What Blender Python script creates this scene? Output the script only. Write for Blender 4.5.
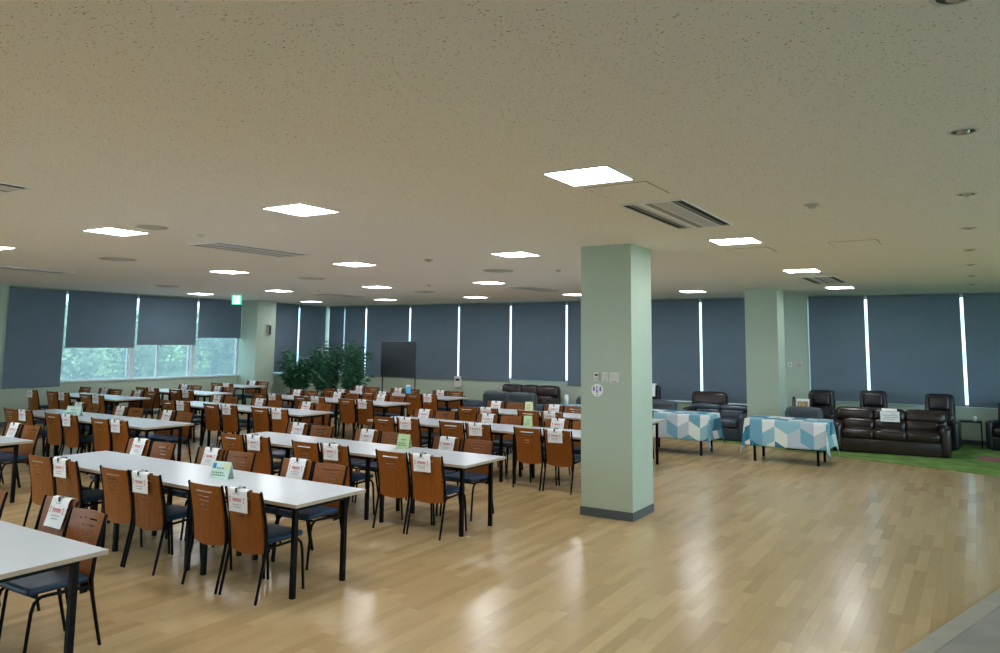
import bpy, bmesh, math, random
import numpy as np
from mathutils import Matrix, Vector

random.seed(7)
sc = bpy.context.scene
for o in list(bpy.data.objects):
    bpy.data.objects.remove(o)
col = sc.collection

# ------------------------------------------------------------------ camera
EYE = 2.05
F_PX, YAW, PITCH, ROLL, CY = 755.39, -0.560008, 0.1086135, 0.0111213, 260.18
fwd = Vector((math.sin(YAW) * math.cos(PITCH), math.cos(YAW) * math.cos(PITCH), math.sin(PITCH)))
r0 = Vector((math.cos(YAW), -math.sin(YAW), 0))
u0 = r0.cross(fwd)
RT = r0 * math.cos(ROLL) + u0 * math.sin(ROLL)
UP = u0 * math.cos(ROLL) - r0 * math.sin(ROLL)
cd = bpy.data.cameras.new('camera')
cam = bpy.data.objects.new('camera', cd)
col.objects.link(cam)
M = Matrix((RT, UP, -fwd)).transposed().to_4x4()
M.translation = (0, 0, EYE)
cam.matrix_world = M
cd.sensor_fit = 'HORIZONTAL'
cd.sensor_width = 36
cd.lens = F_PX / 1000 * 36
cd.shift_y = (CY - 326.5) / 1000
cd.clip_start = 0.05
cd.clip_end = 300
sc.camera = cam

# ------------------------------------------------------------------ world, exposure
LAMP = 24.0
SKY = 5.0
w = bpy.data.worlds.new('sky')
sc.world = w
w.use_nodes = True
bg = w.node_tree.nodes['Background']
bg.inputs[0].default_value = (0.70, 0.88, 1.0, 1)
bg.inputs[1].default_value = SKY
sc.view_settings.view_transform = 'Standard'
sc.view_settings.look = 'None'
sc.view_settings.gamma = 1
sc.view_settings.exposure = 0.68
sc.view_settings.use_curve_mapping = False
sc.cycles.use_denoising = True
sc.cycles.max_bounces = 10
sc.cycles.diffuse_bounces = 8
sc.cycles.sample_clamp_indirect = 6.0
sc.cycles.caustics_reflective = False
sc.cycles.caustics_refractive = False

CEIL = 3.254
XL, YB = -19.1, 19.2
XR, YF = 6.0, -3.0


def px(p):
    q = Vector(p) - Vector((0, 0, EYE))
    d = q.dot(fwd)
    if d <= 0.05:
        return None
    return 500 + F_PX * q.dot(RT) / d, CY - F_PX * q.dot(UP) / d, d


def in_view(p, m=60):
    q = px(p)
    return q is not None and -m < q[0] < 1000 + m and -m < q[1] < 653 + m


# ------------------------------------------------------------------ materials
def mat(name, color, rough=0.5, metallic=0.0, var=0.0, var_scale=8.0, bump=0.0, bump_scale=60.0, spec=0.5, coat=0.0,
        objvar=0.0, emit=None):
    m = bpy.data.materials.new(name)
    m.use_nodes = True
    nt = m.node_tree
    b = nt.nodes['Principled BSDF']
    b.inputs['Base Color'].default_value = (*color, 1)
    b.inputs['Roughness'].default_value = rough
    b.inputs['Metallic'].default_value = metallic
    b.inputs['Specular IOR Level'].default_value = spec
    b.inputs['Coat Weight'].default_value = coat
    tc = nt.nodes.new('ShaderNodeTexCoord')
    if var or objvar:
        n = nt.nodes.new('ShaderNodeTexNoise')
        n.inputs['Scale'].default_value = var_scale
        n.inputs['Detail'].default_value = 4
        nt.links.new(tc.outputs['Object'], n.inputs['Vector'])
        hs = nt.nodes.new('ShaderNodeHueSaturation')
        hs.inputs['Color'].default_value = (*color, 1)
        mr = nt.nodes.new('ShaderNodeMapRange')
        mr.inputs['From Min'].default_value = 0.3
        mr.inputs['From Max'].default_value = 0.7
        mr.inputs['To Min'].default_value = 1 - var
        mr.inputs['To Max'].default_value = 1 + var
        nt.links.new(n.outputs['Fac'], mr.inputs['Value'])
        out = mr.outputs['Result']
        if objvar:
            oi = nt.nodes.new('ShaderNodeObjectInfo')
            m2 = nt.nodes.new('ShaderNodeMapRange')
            m2.inputs['To Min'].default_value = 1 - objvar
            m2.inputs['To Max'].default_value = 1 + objvar
            nt.links.new(oi.outputs['Random'], m2.inputs['Value'])
            mu = nt.nodes.new('ShaderNodeMath')
            mu.operation = 'MULTIPLY'
            nt.links.new(out, mu.inputs[0])
            nt.links.new(m2.outputs['Result'], mu.inputs[1])
            out = mu.outputs[0]
        nt.links.new(out, hs.inputs['Value'])
        nt.links.new(hs.outputs['Color'], b.inputs['Base Color'])
    if bump:
        n2 = nt.nodes.new('ShaderNodeTexNoise')
        n2.inputs['Scale'].default_value = bump_scale
        n2.inputs['Detail'].default_value = 3
        nt.links.new(tc.outputs['Object'], n2.inputs['Vector'])
        bp = nt.nodes.new('ShaderNodeBump')
        bp.inputs['Strength'].default_value = bump
        bp.inputs['Distance'].default_value = 0.01
        nt.links.new(n2.outputs['Fac'], bp.inputs['Height'])
        nt.links.new(bp.outputs['Normal'], b.inputs['Normal'])
    if emit:
        b.inputs['Emission Color'].default_value = (*emit[0], 1)
        b.inputs['Emission Strength'].default_value = emit[1]
    return m


def wood_mat():
    m = mat('chair_plywood', (0.34, 0.115, 0.026), 0.36, spec=0.22)
    nt = m.node_tree
    b = nt.nodes['Principled BSDF']
    tc = nt.nodes.new('ShaderNodeTexCoord')
    mp = nt.nodes.new('ShaderNodeMapping')
    mp.inputs['Scale'].default_value = (26, 26, 1.6)
    n = nt.nodes.new('ShaderNodeTexNoise')
    n.inputs['Scale'].default_value = 3
    n.inputs['Detail'].default_value = 6
    nt.links.new(tc.outputs['Object'], mp.inputs['Vector'])
    nt.links.new(mp.outputs['Vector'], n.inputs['Vector'])
    cr = nt.nodes.new('ShaderNodeValToRGB')
    cr.color_ramp.elements[0].position = 0.3
    cr.color_ramp.elements[0].color = (0.205, 0.062, 0.009, 1)
    cr.color_ramp.elements[1].position = 0.72
    cr.color_ramp.elements[1].color = (0.285, 0.092, 0.016, 1)
    nt.links.new(n.outputs['Fac'], cr.inputs['Fac'])
    oi = nt.nodes.new('ShaderNodeObjectInfo')
    mr = nt.nodes.new('ShaderNodeMapRange')
    mr.inputs['To Min'].default_value = 0.82
    mr.inputs['To Max'].default_value = 1.15
    nt.links.new(oi.outputs['Random'], mr.inputs['Value'])
    hs = nt.nodes.new('ShaderNodeHueSaturation')
    nt.links.new(cr.outputs['Color'], hs.inputs['Color'])
    nt.links.new(mr.outputs['Result'], hs.inputs['Value'])
    nt.links.new(hs.outputs['Color'], b.inputs['Base Color'])
    return m


def plank_mat():
    m = mat('oak_laminate', (0.5, 0.33, 0.16), 0.24, spec=0.5)
    nt = m.node_tree
    b = nt.nodes['Principled BSDF']
    at = nt.nodes.new('ShaderNodeAttribute')
    at.attribute_name = 'tone'
    geo = nt.nodes.new('ShaderNodeNewGeometry')
    mp = nt.nodes.new('ShaderNodeMapping')
    mp.inputs['Scale'].default_value = (22, 1.6, 1)
    nt.links.new(geo.outputs['Position'], mp.inputs['Vector'])
    n = nt.nodes.new('ShaderNodeTexNoise')
    n.inputs['Scale'].default_value = 2.2
    n.inputs['Detail'].default_value = 7
    n.inputs['Roughness'].default_value = 0.65
    nt.links.new(mp.outputs['Vector'], n.inputs['Vector'])
    ma = nt.nodes.new('ShaderNodeMath')
    ma.operation = 'MULTIPLY_ADD'
    ma.inputs[1].default_value = 0.52
    nt.links.new(at.outputs['Fac'], ma.inputs[0])
    m2 = nt.nodes.new('ShaderNodeMath')
    m2.operation = 'MULTIPLY'
    m2.inputs[1].default_value = 0.58
    nt.links.new(n.outputs['Fac'], m2.inputs[0])
    nt.links.new(m2.outputs[0], ma.inputs[2])
    cr = nt.nodes.new('ShaderNodeValToRGB')
    e = cr.color_ramp.elements
    e[0].position = 0.15
    e[0].color = (0.395, 0.268, 0.128, 1)
    e[1].position = 0.85
    e[1].color = (0.57, 0.408, 0.215, 1)
    k = e.new(0.5)
    k.color = (0.49, 0.34, 0.168, 1)
    nt.links.new(ma.outputs[0], cr.inputs['Fac'])
    nt.links.new(cr.outputs['Color'], b.inputs['Base Color'])
    n3 = nt.nodes.new('ShaderNodeTexNoise')
    n3.inputs['Scale'].default_value = 2.5
    n3.inputs['Detail'].default_value = 5
    nt.links.new(geo.outputs['Position'], n3.inputs['Vector'])
    r = nt.nodes.new('ShaderNodeMapRange')
    r.inputs['From Min'].default_value = 0.3
    r.inputs['From Max'].default_value = 0.7
    r.inputs['To Min'].default_value = 0.21
    r.inputs['To Max'].default_value = 0.262
    nt.links.new(n3.outputs['Fac'], r.inputs['Value'])
    nt.links.new(r.outputs['Result'], b.inputs['Roughness'])
    return m


def ceiling_mat():
    m = mat('mineral_fibre_ceiling', (0.6, 0.56, 0.49), 0.9, spec=0.2)
    nt = m.node_tree
    b = nt.nodes['Principled BSDF']
    geo = nt.nodes.new('ShaderNodeNewGeometry')
    mp = nt.nodes.new('ShaderNodeMapping')
    mp.inputs['Scale'].default_value = (58, 74, 1)
    nt.links.new(geo.outputs['Position'], mp.inputs['Vector'])
    v = nt.nodes.new('ShaderNodeTexNoise')
    v.inputs['Scale'].default_value = 1.3
    v.inputs['Detail'].default_value = 2.5
    v.inputs['Distortion'].default_value = 0.6
    nt.links.new(mp.outputs['Vector'], v.inputs['Vector'])
    cr = nt.nodes.new('ShaderNodeValToRGB')
    e = cr.color_ramp.elements
    e[0].position = 0.32
    e[0].color = (0.32, 0.26, 0.20, 1)
    e[1].position = 0.36
    e[1].color = (0.90, 0.88, 0.86, 1)
    nt.links.new(v.outputs['Fac'], cr.inputs['Fac'])
    nt.links.new(cr.outputs['Color'], b.inputs['Base Color'])
    bp = nt.nodes.new('ShaderNodeBump')
    bp.inputs['Strength'].default_value = 0.25
    bp.inputs['Distance'].default_value = 0.004
    nt.links.new(cr.outputs['Color'], bp.inputs['Height'])
    nt.links.new(bp.outputs['Normal'], b.inputs['Normal'])
    return m


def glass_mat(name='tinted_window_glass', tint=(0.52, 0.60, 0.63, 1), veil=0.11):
    m = bpy.data.materials.new(name)
    m.use_nodes = True
    nt = m.node_tree
    nt.nodes.remove(nt.nodes['Principled BSDF'])
    out = nt.nodes['Material Output']
    t = nt.nodes.new('ShaderNodeBsdfTransparent')
    t.inputs['Color'].default_value = tint
    g = nt.nodes.new('ShaderNodeBsdfGlossy')
    g.inputs['Roughness'].default_value = 0.02
    mx = nt.nodes.new('ShaderNodeMixShader')
    mx.inputs[0].default_value = 0.07
    nt.links.new(t.outputs[0], mx.inputs[1])
    nt.links.new(g.outputs[0], mx.inputs[2])
    # pale translucent share mixed into the glass imitates haze over the view outside
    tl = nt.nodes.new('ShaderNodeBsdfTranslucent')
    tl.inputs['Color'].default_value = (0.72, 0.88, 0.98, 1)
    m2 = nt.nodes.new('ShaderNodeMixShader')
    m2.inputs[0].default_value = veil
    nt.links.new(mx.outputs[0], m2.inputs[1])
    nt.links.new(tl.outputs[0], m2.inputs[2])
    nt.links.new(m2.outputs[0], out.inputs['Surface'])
    return m


def cloth_mat():
    """blue, grey and white tumbling-block print laid out on the cloth's own flat coordinates (UV in metres)"""
    m = mat('geometric_print_cloth', (0.6, 0.7, 0.75), 0.75, spec=0.25)
    nt = m.node_tree
    L = nt.links.new
    b = nt.nodes['Principled BSDF']
    uv = nt.nodes.new('ShaderNodeUVMap')
    sp = nt.nodes.new('ShaderNodeSeparateXYZ')
    L(uv.outputs['UV'], sp.inputs[0])

    def mth(op, a, bb=None, c=None):
        n = nt.nodes.new('ShaderNodeMath')
        n.operation = op
        for i, v in enumerate((a, bb, c)):
            if v is None:
                continue
            if isinstance(v, (int, float)):
                n.inputs[i].default_value = v
            else:
                L(v, n.inputs[i])
        return n.outputs[0]
    W = 0.215
    u = mth('DIVIDE', sp.outputs['X'], W)
    cu = mth('FLOOR', u)
    fu = mth('FRACT', u)
    par = mth('FLOORED_MODULO', cu, 2.0)
    tri = mth('ABSOLUTE', mth('SUBTRACT', fu, par))
    vv = mth('DIVIDE', mth('MULTIPLY_ADD', tri, 0.13, sp.outputs['Y']), 0.25)
    cv = mth('FLOOR', vv)
    cb = nt.nodes.new('ShaderNodeCombineXYZ')
    L(cu, cb.inputs[0])
    L(cv, cb.inputs[1])
    cb.inputs[2].default_value = 3.7
    wn = nt.nodes.new('ShaderNodeTexWhiteNoise')
    wn.noise_dimensions = '3D'
    L(cb.outputs[0], wn.inputs['Vector'])
    cr = nt.nodes.new('ShaderNodeValToRGB')
    cr.color_ramp.interpolation = 'CONSTANT'
    e = cr.color_ramp.elements
    pal = [(0.0, (0.74, 0.78, 0.80)), (0.15, (0.46, 0.53, 0.60)), (0.30, (0.16, 0.37, 0.50)), (0.50, (0.045, 0.19, 0.31)),
           (0.72, (0.28, 0.50, 0.60)), (0.93, (0.70, 0.75, 0.70))]
    e[0].position = pal[0][0]
    e[0].color = (*pal[0][1], 1)
    e[1].position = pal[1][0]
    e[1].color = (*pal[1][1], 1)
    for p, c in pal[2:]:
        k = e.new(p)
        k.color = (*c, 1)
    L(wn.outputs['Value'], cr.inputs['Fac'])
    L(cr.outputs['Color'], b.inputs['Base Color'])
    return m


MT = {
    'ceiling': ceiling_mat(),
    'wall': mat('pale_green_paint', (0.44, 0.525, 0.43), 0.6, var=0.03, var_scale=1.5, bump=0.03, bump_scale=200),
    'wall_off': mat('off_white_paint', (0.62, 0.62, 0.58), 0.7, var=0.03),
    'skirt': mat('slate_skirting', (0.085, 0.10, 0.11), 0.5, var=0.05),
    'plank': plank_mat(),
    'joint': mat('dark_floor_joint', (0.12, 0.075, 0.04), 0.8, var=0.1),
    'stone': mat('grey_floor_tile', (0.29, 0.265, 0.24), 0.45, var=0.12, var_scale=3, bump=0.05),
    'stone_edge': mat('pale_edge_strip', (0.36, 0.32, 0.26), 0.5, var=0.08, var_scale=4),
    'carpet': mat('green_carpet', (0.17, 0.27, 0.075), 0.95, var=0.3, var_scale=3, bump=0.6, bump_scale=300, spec=0.1),
    'rug': mat('dusty_pink_carpet', (0.36, 0.14, 0.16), 0.95, var=0.2, var_scale=6, bump=0.5, bump_scale=300, spec=0.1),
    'blind': mat('slate_blind_fabric', (0.145, 0.195, 0.25), 0.85, var=0.05, var_scale=2, bump=0.05, bump_scale=500, spec=0.2),
    'rail': mat('grey_blind_rail', (0.15, 0.165, 0.18), 0.5, var=0.03),
    'alu': mat('white_window_frame', (0.72, 0.76, 0.78), 0.4, var=0.03),
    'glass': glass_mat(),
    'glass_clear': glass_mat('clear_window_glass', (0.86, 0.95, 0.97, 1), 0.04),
    'white_plastic': mat('white_plastic', (0.72, 0.72, 0.70), 0.45, var=0.03),
    'grey_plastic': mat('grey_plastic', (0.38, 0.38, 0.38), 0.5, var=0.05),
    'dark_plastic': mat('dark_plastic', (0.035, 0.035, 0.037), 0.5, var=0.1),
    'slot': mat('black_vent_slot', (0.01, 0.01, 0.011), 0.7, var=0.1),
    'grille': mat('grey_intake_grille', (0.30, 0.29, 0.30), 0.5, var=0.05),
    'ac_white': mat('ac_white_plastic', (0.85, 0.85, 0.87), 0.4, var=0.02),
    'ac_grey': mat('ac_grey_plastic', (0.60, 0.59, 0.62), 0.45, var=0.03),
    'slot_grey': mat('hatch_gap', (0.20, 0.17, 0.13), 0.8, var=0.05),
    'vent': mat('vent_metal', (0.50, 0.48, 0.44), 0.5, var=0.05),
    'chrome': mat('downlight_reflector', (0.45, 0.42, 0.38), 0.3, metallic=0.9, var=0.05),
    'led': mat('led_diffuser', (0.9, 0.9, 0.9), 0.6, var=0.01, emit=((0.95, 0.98, 1.0), LAMP)),
    'top': mat('white_laminate', (0.68, 0.735, 0.81), 0.22, var=0.015, var_scale=3),
    'edge': mat('beige_edge_band', (0.42, 0.34, 0.25), 0.5, var=0.05),
    'black': mat('black_steel', (0.003, 0.0028, 0.0028), 0.5, var=0.1, spec=0.12),
    'wood': wood_mat(),
    'seat': mat('navy_vinyl', (0.011, 0.036, 0.078), 0.42, var=0.1, var_scale=6, spec=0.32, bump=0.08, bump_scale=160),
    'paper': mat('white_paper', (0.90, 0.90, 0.91), 0.8, var=0.01),
    'red': mat('red_print', (0.55, 0.03, 0.07), 0.8, var=0.05),
    'ink': mat('grey_print', (0.22, 0.22, 0.27), 0.8, var=0.05),
    'inkg': mat('green_print', (0.10, 0.22, 0.10), 0.8, var=0.05),
    'blueprint': mat('blue_print', (0.03, 0.25, 0.55), 0.8, var=0.05),
    'purple': mat('purple_print', (0.16, 0.10, 0.42), 0.6, var=0.05),
    'card_green': mat('pale_green_card', (0.48, 0.60, 0.33), 0.6, var=0.12, var_scale=14),
    'card_mint': mat('mint_card', (0.62, 0.78, 0.72), 0.6, var=0.08, var_scale=14),
    'card_yellow': mat('pale_yellow_card', (0.72, 0.72, 0.42), 0.6, var=0.08, var_scale=14),
    'clothprint': cloth_mat(),
    'brown_leather': mat('brown_leather', (0.030, 0.018, 0.016), 0.27, var=0.2, var_scale=5, bump=0.25, bump_scale=40),
    'black_leather': mat('black_leather', (0.012, 0.011, 0.014), 0.33, var=0.2, var_scale=5, bump=0.2, bump_scale=40),
    'navy_leather': mat('navy_leather', (0.035, 0.052, 0.078), 0.33, var=0.15, var_scale=5, bump=0.2, bump_scale=40),
    'slate_leather': mat('slate_leather', (0.05, 0.068, 0.085), 0.42, var=0.15, var_scale=5, bump=0.15, bump_scale=40),
    'board': mat('charcoal_board', (0.030, 0.037, 0.047), 0.55, var=0.1, var_scale=2),
    'leaf': mat('palm_leaf', (0.045, 0.17, 0.10), 0.45, var=0.5, var_scale=9),
    'stem': mat('palm_stem', (0.07, 0.10, 0.04), 0.6, var=0.2),
    'pot': mat('dark_planter', (0.03, 0.027, 0.025), 0.5, var=0.1),
    'soil': mat('planter_soil', (0.02, 0.014, 0.01), 0.95, var=0.2),
    'treeleaf': mat('tree_leaf', (0.13, 0.20, 0.09), 0.6, var=0.5, var_scale=1.2),
    'treeleaf2': mat('light_tree_leaf', (0.30, 0.38, 0.14), 0.6, var=0.4, var_scale=1.2),
    'bark': mat('tree_bark', (0.10, 0.07, 0.045), 0.9, var=0.2, bump=0.4),
    'ground': mat('grassy_ground', (0.16, 0.2, 0.10), 0.95, var=0.3, var_scale=0.6),
    'exit': mat('exit_sign_green', (0.03, 0.42, 0.26), 0.4, var=0.02, emit=((0.05, 0.8, 0.5), 0.5)),
    'exitw': mat('exit_sign_white', (0.8, 0.9, 0.85), 0.4, var=0.02, emit=((0.7, 1.0, 0.85), 0.9)),
    'cyan': mat('cyan_carton', (0.08, 0.42, 0.75), 0.45, var=0.05),
    'cup': mat('white_paper_cup', (0.82, 0.84, 0.85), 0.5, var=0.02),
    'photo': mat('magazine_cover', (0.5, 0.32, 0.15), 0.4, var=0.7, var_scale=22),
}


# ------------------------------------------------------------------ mesh builder
class MB:
    def __init__(s):
        s.v, s.f, s.sm = [], [], []

    def add(s, vs, fs, smooth=False):
        n = len(s.v)
        s.v += [tuple(q) for q in vs]
        s.f += [tuple(i + n for i in f) for f in fs]
        s.sm += [smooth] * len(fs)
        return s

    def box(s, a, b):
        x0, y0, z0 = a
        x1, y1, z1 = b
        return s.add([(x0, y0, z0), (x1, y0, z0), (x1, y1, z0), (x0, y1, z0), (x0, y0, z1), (x1, y0, z1), (x1, y1, z1), (x0, y1, z1)],
                     [(0, 3, 2, 1), (4, 5, 6, 7), (0, 1, 5, 4), (1, 2, 6, 5), (2, 3, 7, 6), (3, 0, 4, 7)])

    def quad(s, a, b, c, d):
        return s.add([a, b, c, d], [(0, 1, 2, 3)])

    def prism(s, pts, z0, z1):
        n = len(pts)
        return s.add([(x, y, z0) for x, y in pts] + [(x, y, z1) for x, y in pts],
                     [tuple(range(n - 1, -1, -1)), tuple(range(n, 2 * n))] + [(i, (i + 1) % n, n + (i + 1) % n, n + i) for i in range(n)])

    def tube(s, path, r, n=8, rx=None):
        """round tube along a path; r a number or list; rx scales the cross direction"""
        P = [Vector(p) for p in path]
        vs, fs = [], []
        ref = None
        for i, p in enumerate(P):
            t = (P[min(i + 1, len(P) - 1)] - P[max(i - 1, 0)]).normalized()
            if ref is None:
                ref = Vector((1, 0, 0)) if abs(t.x) < 0.9 else Vector((0, 1, 0))
            a = (ref - t * ref.dot(t)).normalized()
            b = t.cross(a)
            rr = r[i] if isinstance(r, (list, tuple)) else r
            for k in range(n):
                q = 2 * math.pi * k / n
                vs.append(p + a * math.cos(q) * rr * (rx or 1) + b * math.sin(q) * rr)
        for i in range(len(P) - 1):
            for k in range(n):
                fs.append((i * n + k, i * n + (k + 1) % n, (i + 1) * n + (k + 1) % n, (i + 1) * n + k))
        s.add(vs, fs, True)
        m = len(P) - 1
        s.add(vs[:n], [tuple(range(n - 1, -1, -1))])
        s.add(vs[m * n:], [tuple(range(n))])
        return s

    def lathe(s, prof, n=24, c=(0, 0, 0), smooth=True):
        vs = []
        for r, z in prof:
            for k in range(n):
                q = 2 * math.pi * k / n
                vs.append((c[0] + r * math.cos(q), c[1] + r * math.sin(q), c[2] + z))
        fs = []
        for i in range(len(prof) - 1):
            for k in range(n):
                fs.append((i * n + k, i * n + (k + 1) % n, (i + 1) * n + (k + 1) % n, (i + 1) * n + k))
        return s.add(vs, fs, smooth)

    def mesh(s, name, m):
        me = bpy.data.meshes.new(name)
        me.from_pydata(s.v, [], s.f)
        me.polygons.foreach_set('use_smooth', s.sm)
        me.materials.append(m if not isinstance(m, str) else MT[m])
        me.update()
        return me

    def build(s, name, m, parent=None, loc=None):
        return link(name, s.mesh(name, m), parent, loc)


def link(name, me, parent=None, loc=None):
    o = bpy.data.objects.new(name, me)
    col.objects.link(o)
    if parent is not None:
        o.parent = parent
    if loc is not None:
        o.location = loc
    return o


def rounded(name, a, b, r, m, parent=None, seg=3, bulge=0.0, lean=None):
    """a cushion or padded block: box with rounded edges and a slightly swollen top and front"""
    bm = bmesh.new()
    bmesh.ops.create_cube(bm, size=1)
    cx = [(a[i] + b[i]) / 2 for i in range(3)]
    sz = [b[i] - a[i] for i in range(3)]
    for v in bm.verts:
        v.co = Vector([cx[i] + v.co[i] * sz[i] for i in range(3)])
    bmesh.ops.bevel(bm, geom=bm.edges[:], offset=min(r, min(sz) * 0.48), segments=seg, profile=0.6, affect='EDGES')
    if bulge:
        bmesh.ops.subdivide_edges(bm, edges=[e for e in bm.edges if e.calc_length() > 0.12], cuts=3, use_grid_fill=True)
        for v in bm.verts:
            t = [(v.co[i] - cx[i]) / (sz[i] / 2) for i in range(3)]
            for i in range(3):
                j, k = [q for q in range(3) if q != i]
                v.co[i] += bulge * t[i] * (1 - min(1, t[j] ** 2)) * (1 - min(1, t[k] ** 2))
    if lean:
        for v in bm.verts:
            v.co.y += (v.co.z - a[2]) * lean
    for f in bm.faces:
        f.smooth = True
    me = bpy.data.meshes.new(name)
    bm.to_mesh(me)
    bm.free()
    me.materials.append(MT[m])
    return link(name, me, parent)


def empty(name, loc=(0, 0, 0), rz=0.0):
    o = bpy.data.objects.new(name, None)
    col.objects.link(o)
    o.location = loc
    o.rotation_euler = (0, 0, rz)
    o.empty_display_size = 0.1
    return o


def tag(o, label=None, cat=None, group=None, kind=None):
    if label:
        o['label'] = label
    if cat:
        o['category'] = cat
    if group:
        o['group'] = group
    if kind:
        o['kind'] = kind
    return o


def copy_tree(o, parent=None):
    c = o.copy()
    col.objects.link(c)
    c.parent = parent
    for ch in [x for x in KIDS.get(o.name, [])]:
        copy_tree(ch, c)
    return c


KIDS = {}


def register(o):
    """remember a prototype's children once, so copies need no scan"""
    KIDS[o.name] = list(o.children)
    for c in o.children:
        register(c)


ORD = ['first', 'second', 'third', 'fourth', 'fifth', 'sixth', 'seventh', 'eighth', 'ninth', 'tenth', 'eleventh', 'twelfth']

# ------------------------------------------------------------------ floor: planks
PW, PL = 0.098, 0.80
floor = MB().box((XL - 0.3, YF, -0.25), (XR, YB + 0.3, -0.011)).build('floor', 'joint')
tag(floor, 'light oak strip laminate floor with soft lamp reflections', kind='structure')


def plank_mesh(mb, x, y, l, w=PW):
    g, c = 0.0002, 0.0004
    x0, x1, y0, y1 = x + g, x + w - g, y + g, y + l - g
    vs = [(x0, y0, -0.011), (x1, y0, -0.011), (x1, y1, -0.011), (x0, y1, -0.011), (x0, y0, -c), (x1, y0, -c), (x1, y1, -c), (x0, y1, -c),
          (x0 + c, y0 + c, 0), (x1 - c, y0 + c, 0), (x1 - c, y1 - c, 0), (x0 + c, y1 - c, 0)]
    fs = [(0, 1, 5, 4), (1, 2, 6, 5), (2, 3, 7, 6), (3, 0, 4, 7), (4, 5, 9, 8), (5, 6, 10, 9), (6, 7, 11, 10), (7, 4, 8, 11), (8, 9, 10, 11)]
    mb.add(vs, fs)


def set_tone(me, tones):
    a = me.attributes.new('tone', 'FLOAT', 'FACE')
    a.data.foreach_set('value', tones)


rng = random.Random(3)
planks = []
nr = int((XR - XL) / PW) + 1
for i in range(nr):
    x = XL + i * PW
    y = YF - rng.random() * PL
    while y < YB:
        y0, y1 = max(y, YF), min(y + PL, YB)
        if y1 - y0 > 0.02:
            planks.append((x, y0, y1 - y0, rng.random()))
        y += PL
shown = []
for k, (x, y, l, t) in enumerate(planks):
    if l < PL - 1e-6:
        continue
    c = [px((x + a * PW, y + b * l, 0)) for a, b in ((0, 0), (1, 0), (1, 1), (0, 1))]
    m = px((x + PW / 2, y + l / 2, 0))
    if m is None or any(q is None for q in c) or not (0 < m[0] < 1000 and 430 < m[1] < 653):
        continue
    if m[0] < 560 and m[1] < 520:
        continue
    ar = abs(sum(c[i][0] * c[(i + 1) % 4][1] - c[(i + 1) % 4][0] * c[i][1] for i in range(4))) / 2
    shown.append((ar, k))
shown.sort(reverse=True)
single = set(k for _, k in shown[:300])
variants = []
for q in range(16):
    mb = MB()
    plank_mesh(mb, 0, 0, PL)
    me = mb.mesh('plank', 'plank')
    set_tone(me, [(q + 0.5) / 16] * len(me.polygons))
    variants.append(me)
rest, tones = MB(), []
for k, (x, y, l, t) in enumerate(planks):
    if k in single:
        link('plank', variants[int(t * 16)], floor, (x, y, 0))
    else:
        plank_mesh(rest, x, y, l)
        tones += [t] * 9
o = rest.build('more_planks', 'plank', floor)
set_tone(o.data, tones)
tag(o, kind='stuff')

# grey hard floor at the camera's side, with its pale edge strip
e0, e1 = Vector((-1.62, 2.20)), Vector((0.50, 9.40))
d = (e1 - e0).normalized()
nn = Vector((d.y, -d.x))
stone = MB().prism([tuple(e0 + nn * 0.14), (e0.x + 0.14, YF + 0.02), (XR - 0.02, YF + 0.02), (XR - 0.02, 9.4), tuple(e1 + nn * 0.14)], 0.0005, 0.012).build('grey_floor_tile', 'stone')
tag(stone, 'dull grey hard floor area beside the oak laminate', kind='structure')
strip = MB().prism([tuple(e0), tuple(e0 + nn * 0.138), tuple(e1 + nn * 0.138), tuple(e1)], 0.0005, 0.015).build('edge_strip', 'stone_edge', stone)

# ------------------------------------------------------------------ ceiling and walls
tag(MB().box((XL - 0.3, YF - 0.2, CEIL), (XR + 0.2, YB + 0.3, CEIL + 0.25)).build('ceiling', 'ceiling'),
    'beige mineral fibre ceiling with fine dark flecks', kind='structure')

WT = 0.25
wl = MB()
L_BAYS = [(8.92, 10.19), (10.19, 12.08), (12.08, 13.95), (13.95, 15.52), (16.58, 17.84), (17.84, 19.1)]
wl.box((XL - WT, YF, 0), (XL, 8.92, CEIL))
wl.box((XL - WT, 8.92, 0), (XL, 15.52, 0.955))
wl.box((XL - WT, 16.58, 0), (XL, 19.1, 0.955))
wl.box((XL - WT, 15.52, 0), (XL, 16.58, CEIL))
wl.box((XL - WT, 19.1, 0), (XL, YB + WT, CEIL))
wl.box((XL - WT, 8.92, 3.19), (XL, 15.52, CEIL))
wl.box((XL - WT, 16.58, 3.19), (XL, 19.1, CEIL))
tag(wl.build('wall_left', 'wall'), 'pale green window wall facing the trees', kind='structure')
wb = MB()
B_BAYS = [(-19.0, -18.26), (-18.26, -17.28), (-17.28, -15.40), (-15.40, -13.48), (-13.48, -11.61), (-11.61, -9.76), (-9.76, -7.86), (-7.86, -5.93), (-5.93, -4.08),
          (-3.36, -2.09), (-2.09, -0.21), (-0.21, 1.67), (1.67, 3.55)]
wb.box((XL, YB, 0), (-7.86, YB + WT, 0.955))
wb.box((-7.86, YB, 0), (-4.08, YB + WT, 0.58))
wb.box((-4.08, YB, 0), (-3.36, YB + WT, CEIL))
wb.box((-3.36, YB, 0), (3.55, YB + WT, 0.78))
wb.box((3.55, YB, 0), (XR, YB + WT, CEIL))
wb.box((XL, YB, 3.19), (-4.08, YB + WT, CEIL))
wb.box((-3.36, YB, 3.19), (3.55, YB + WT, CEIL))
tag(wb.build('wall_back', 'wall'), 'pale green window wall behind the sofas', kind='structure')
R_BAYS = [(0.5 + 1.9 * k, 2.4 + 1.9 * k) for k in range(9)]
wr = MB()
wr.box((XR, YF - 0.2, 0), (XR + WT, YB + WT, 0.9))
wr.box((XR, YF - 0.2, 3.05), (XR + WT, YB + WT, CEIL))
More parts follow.
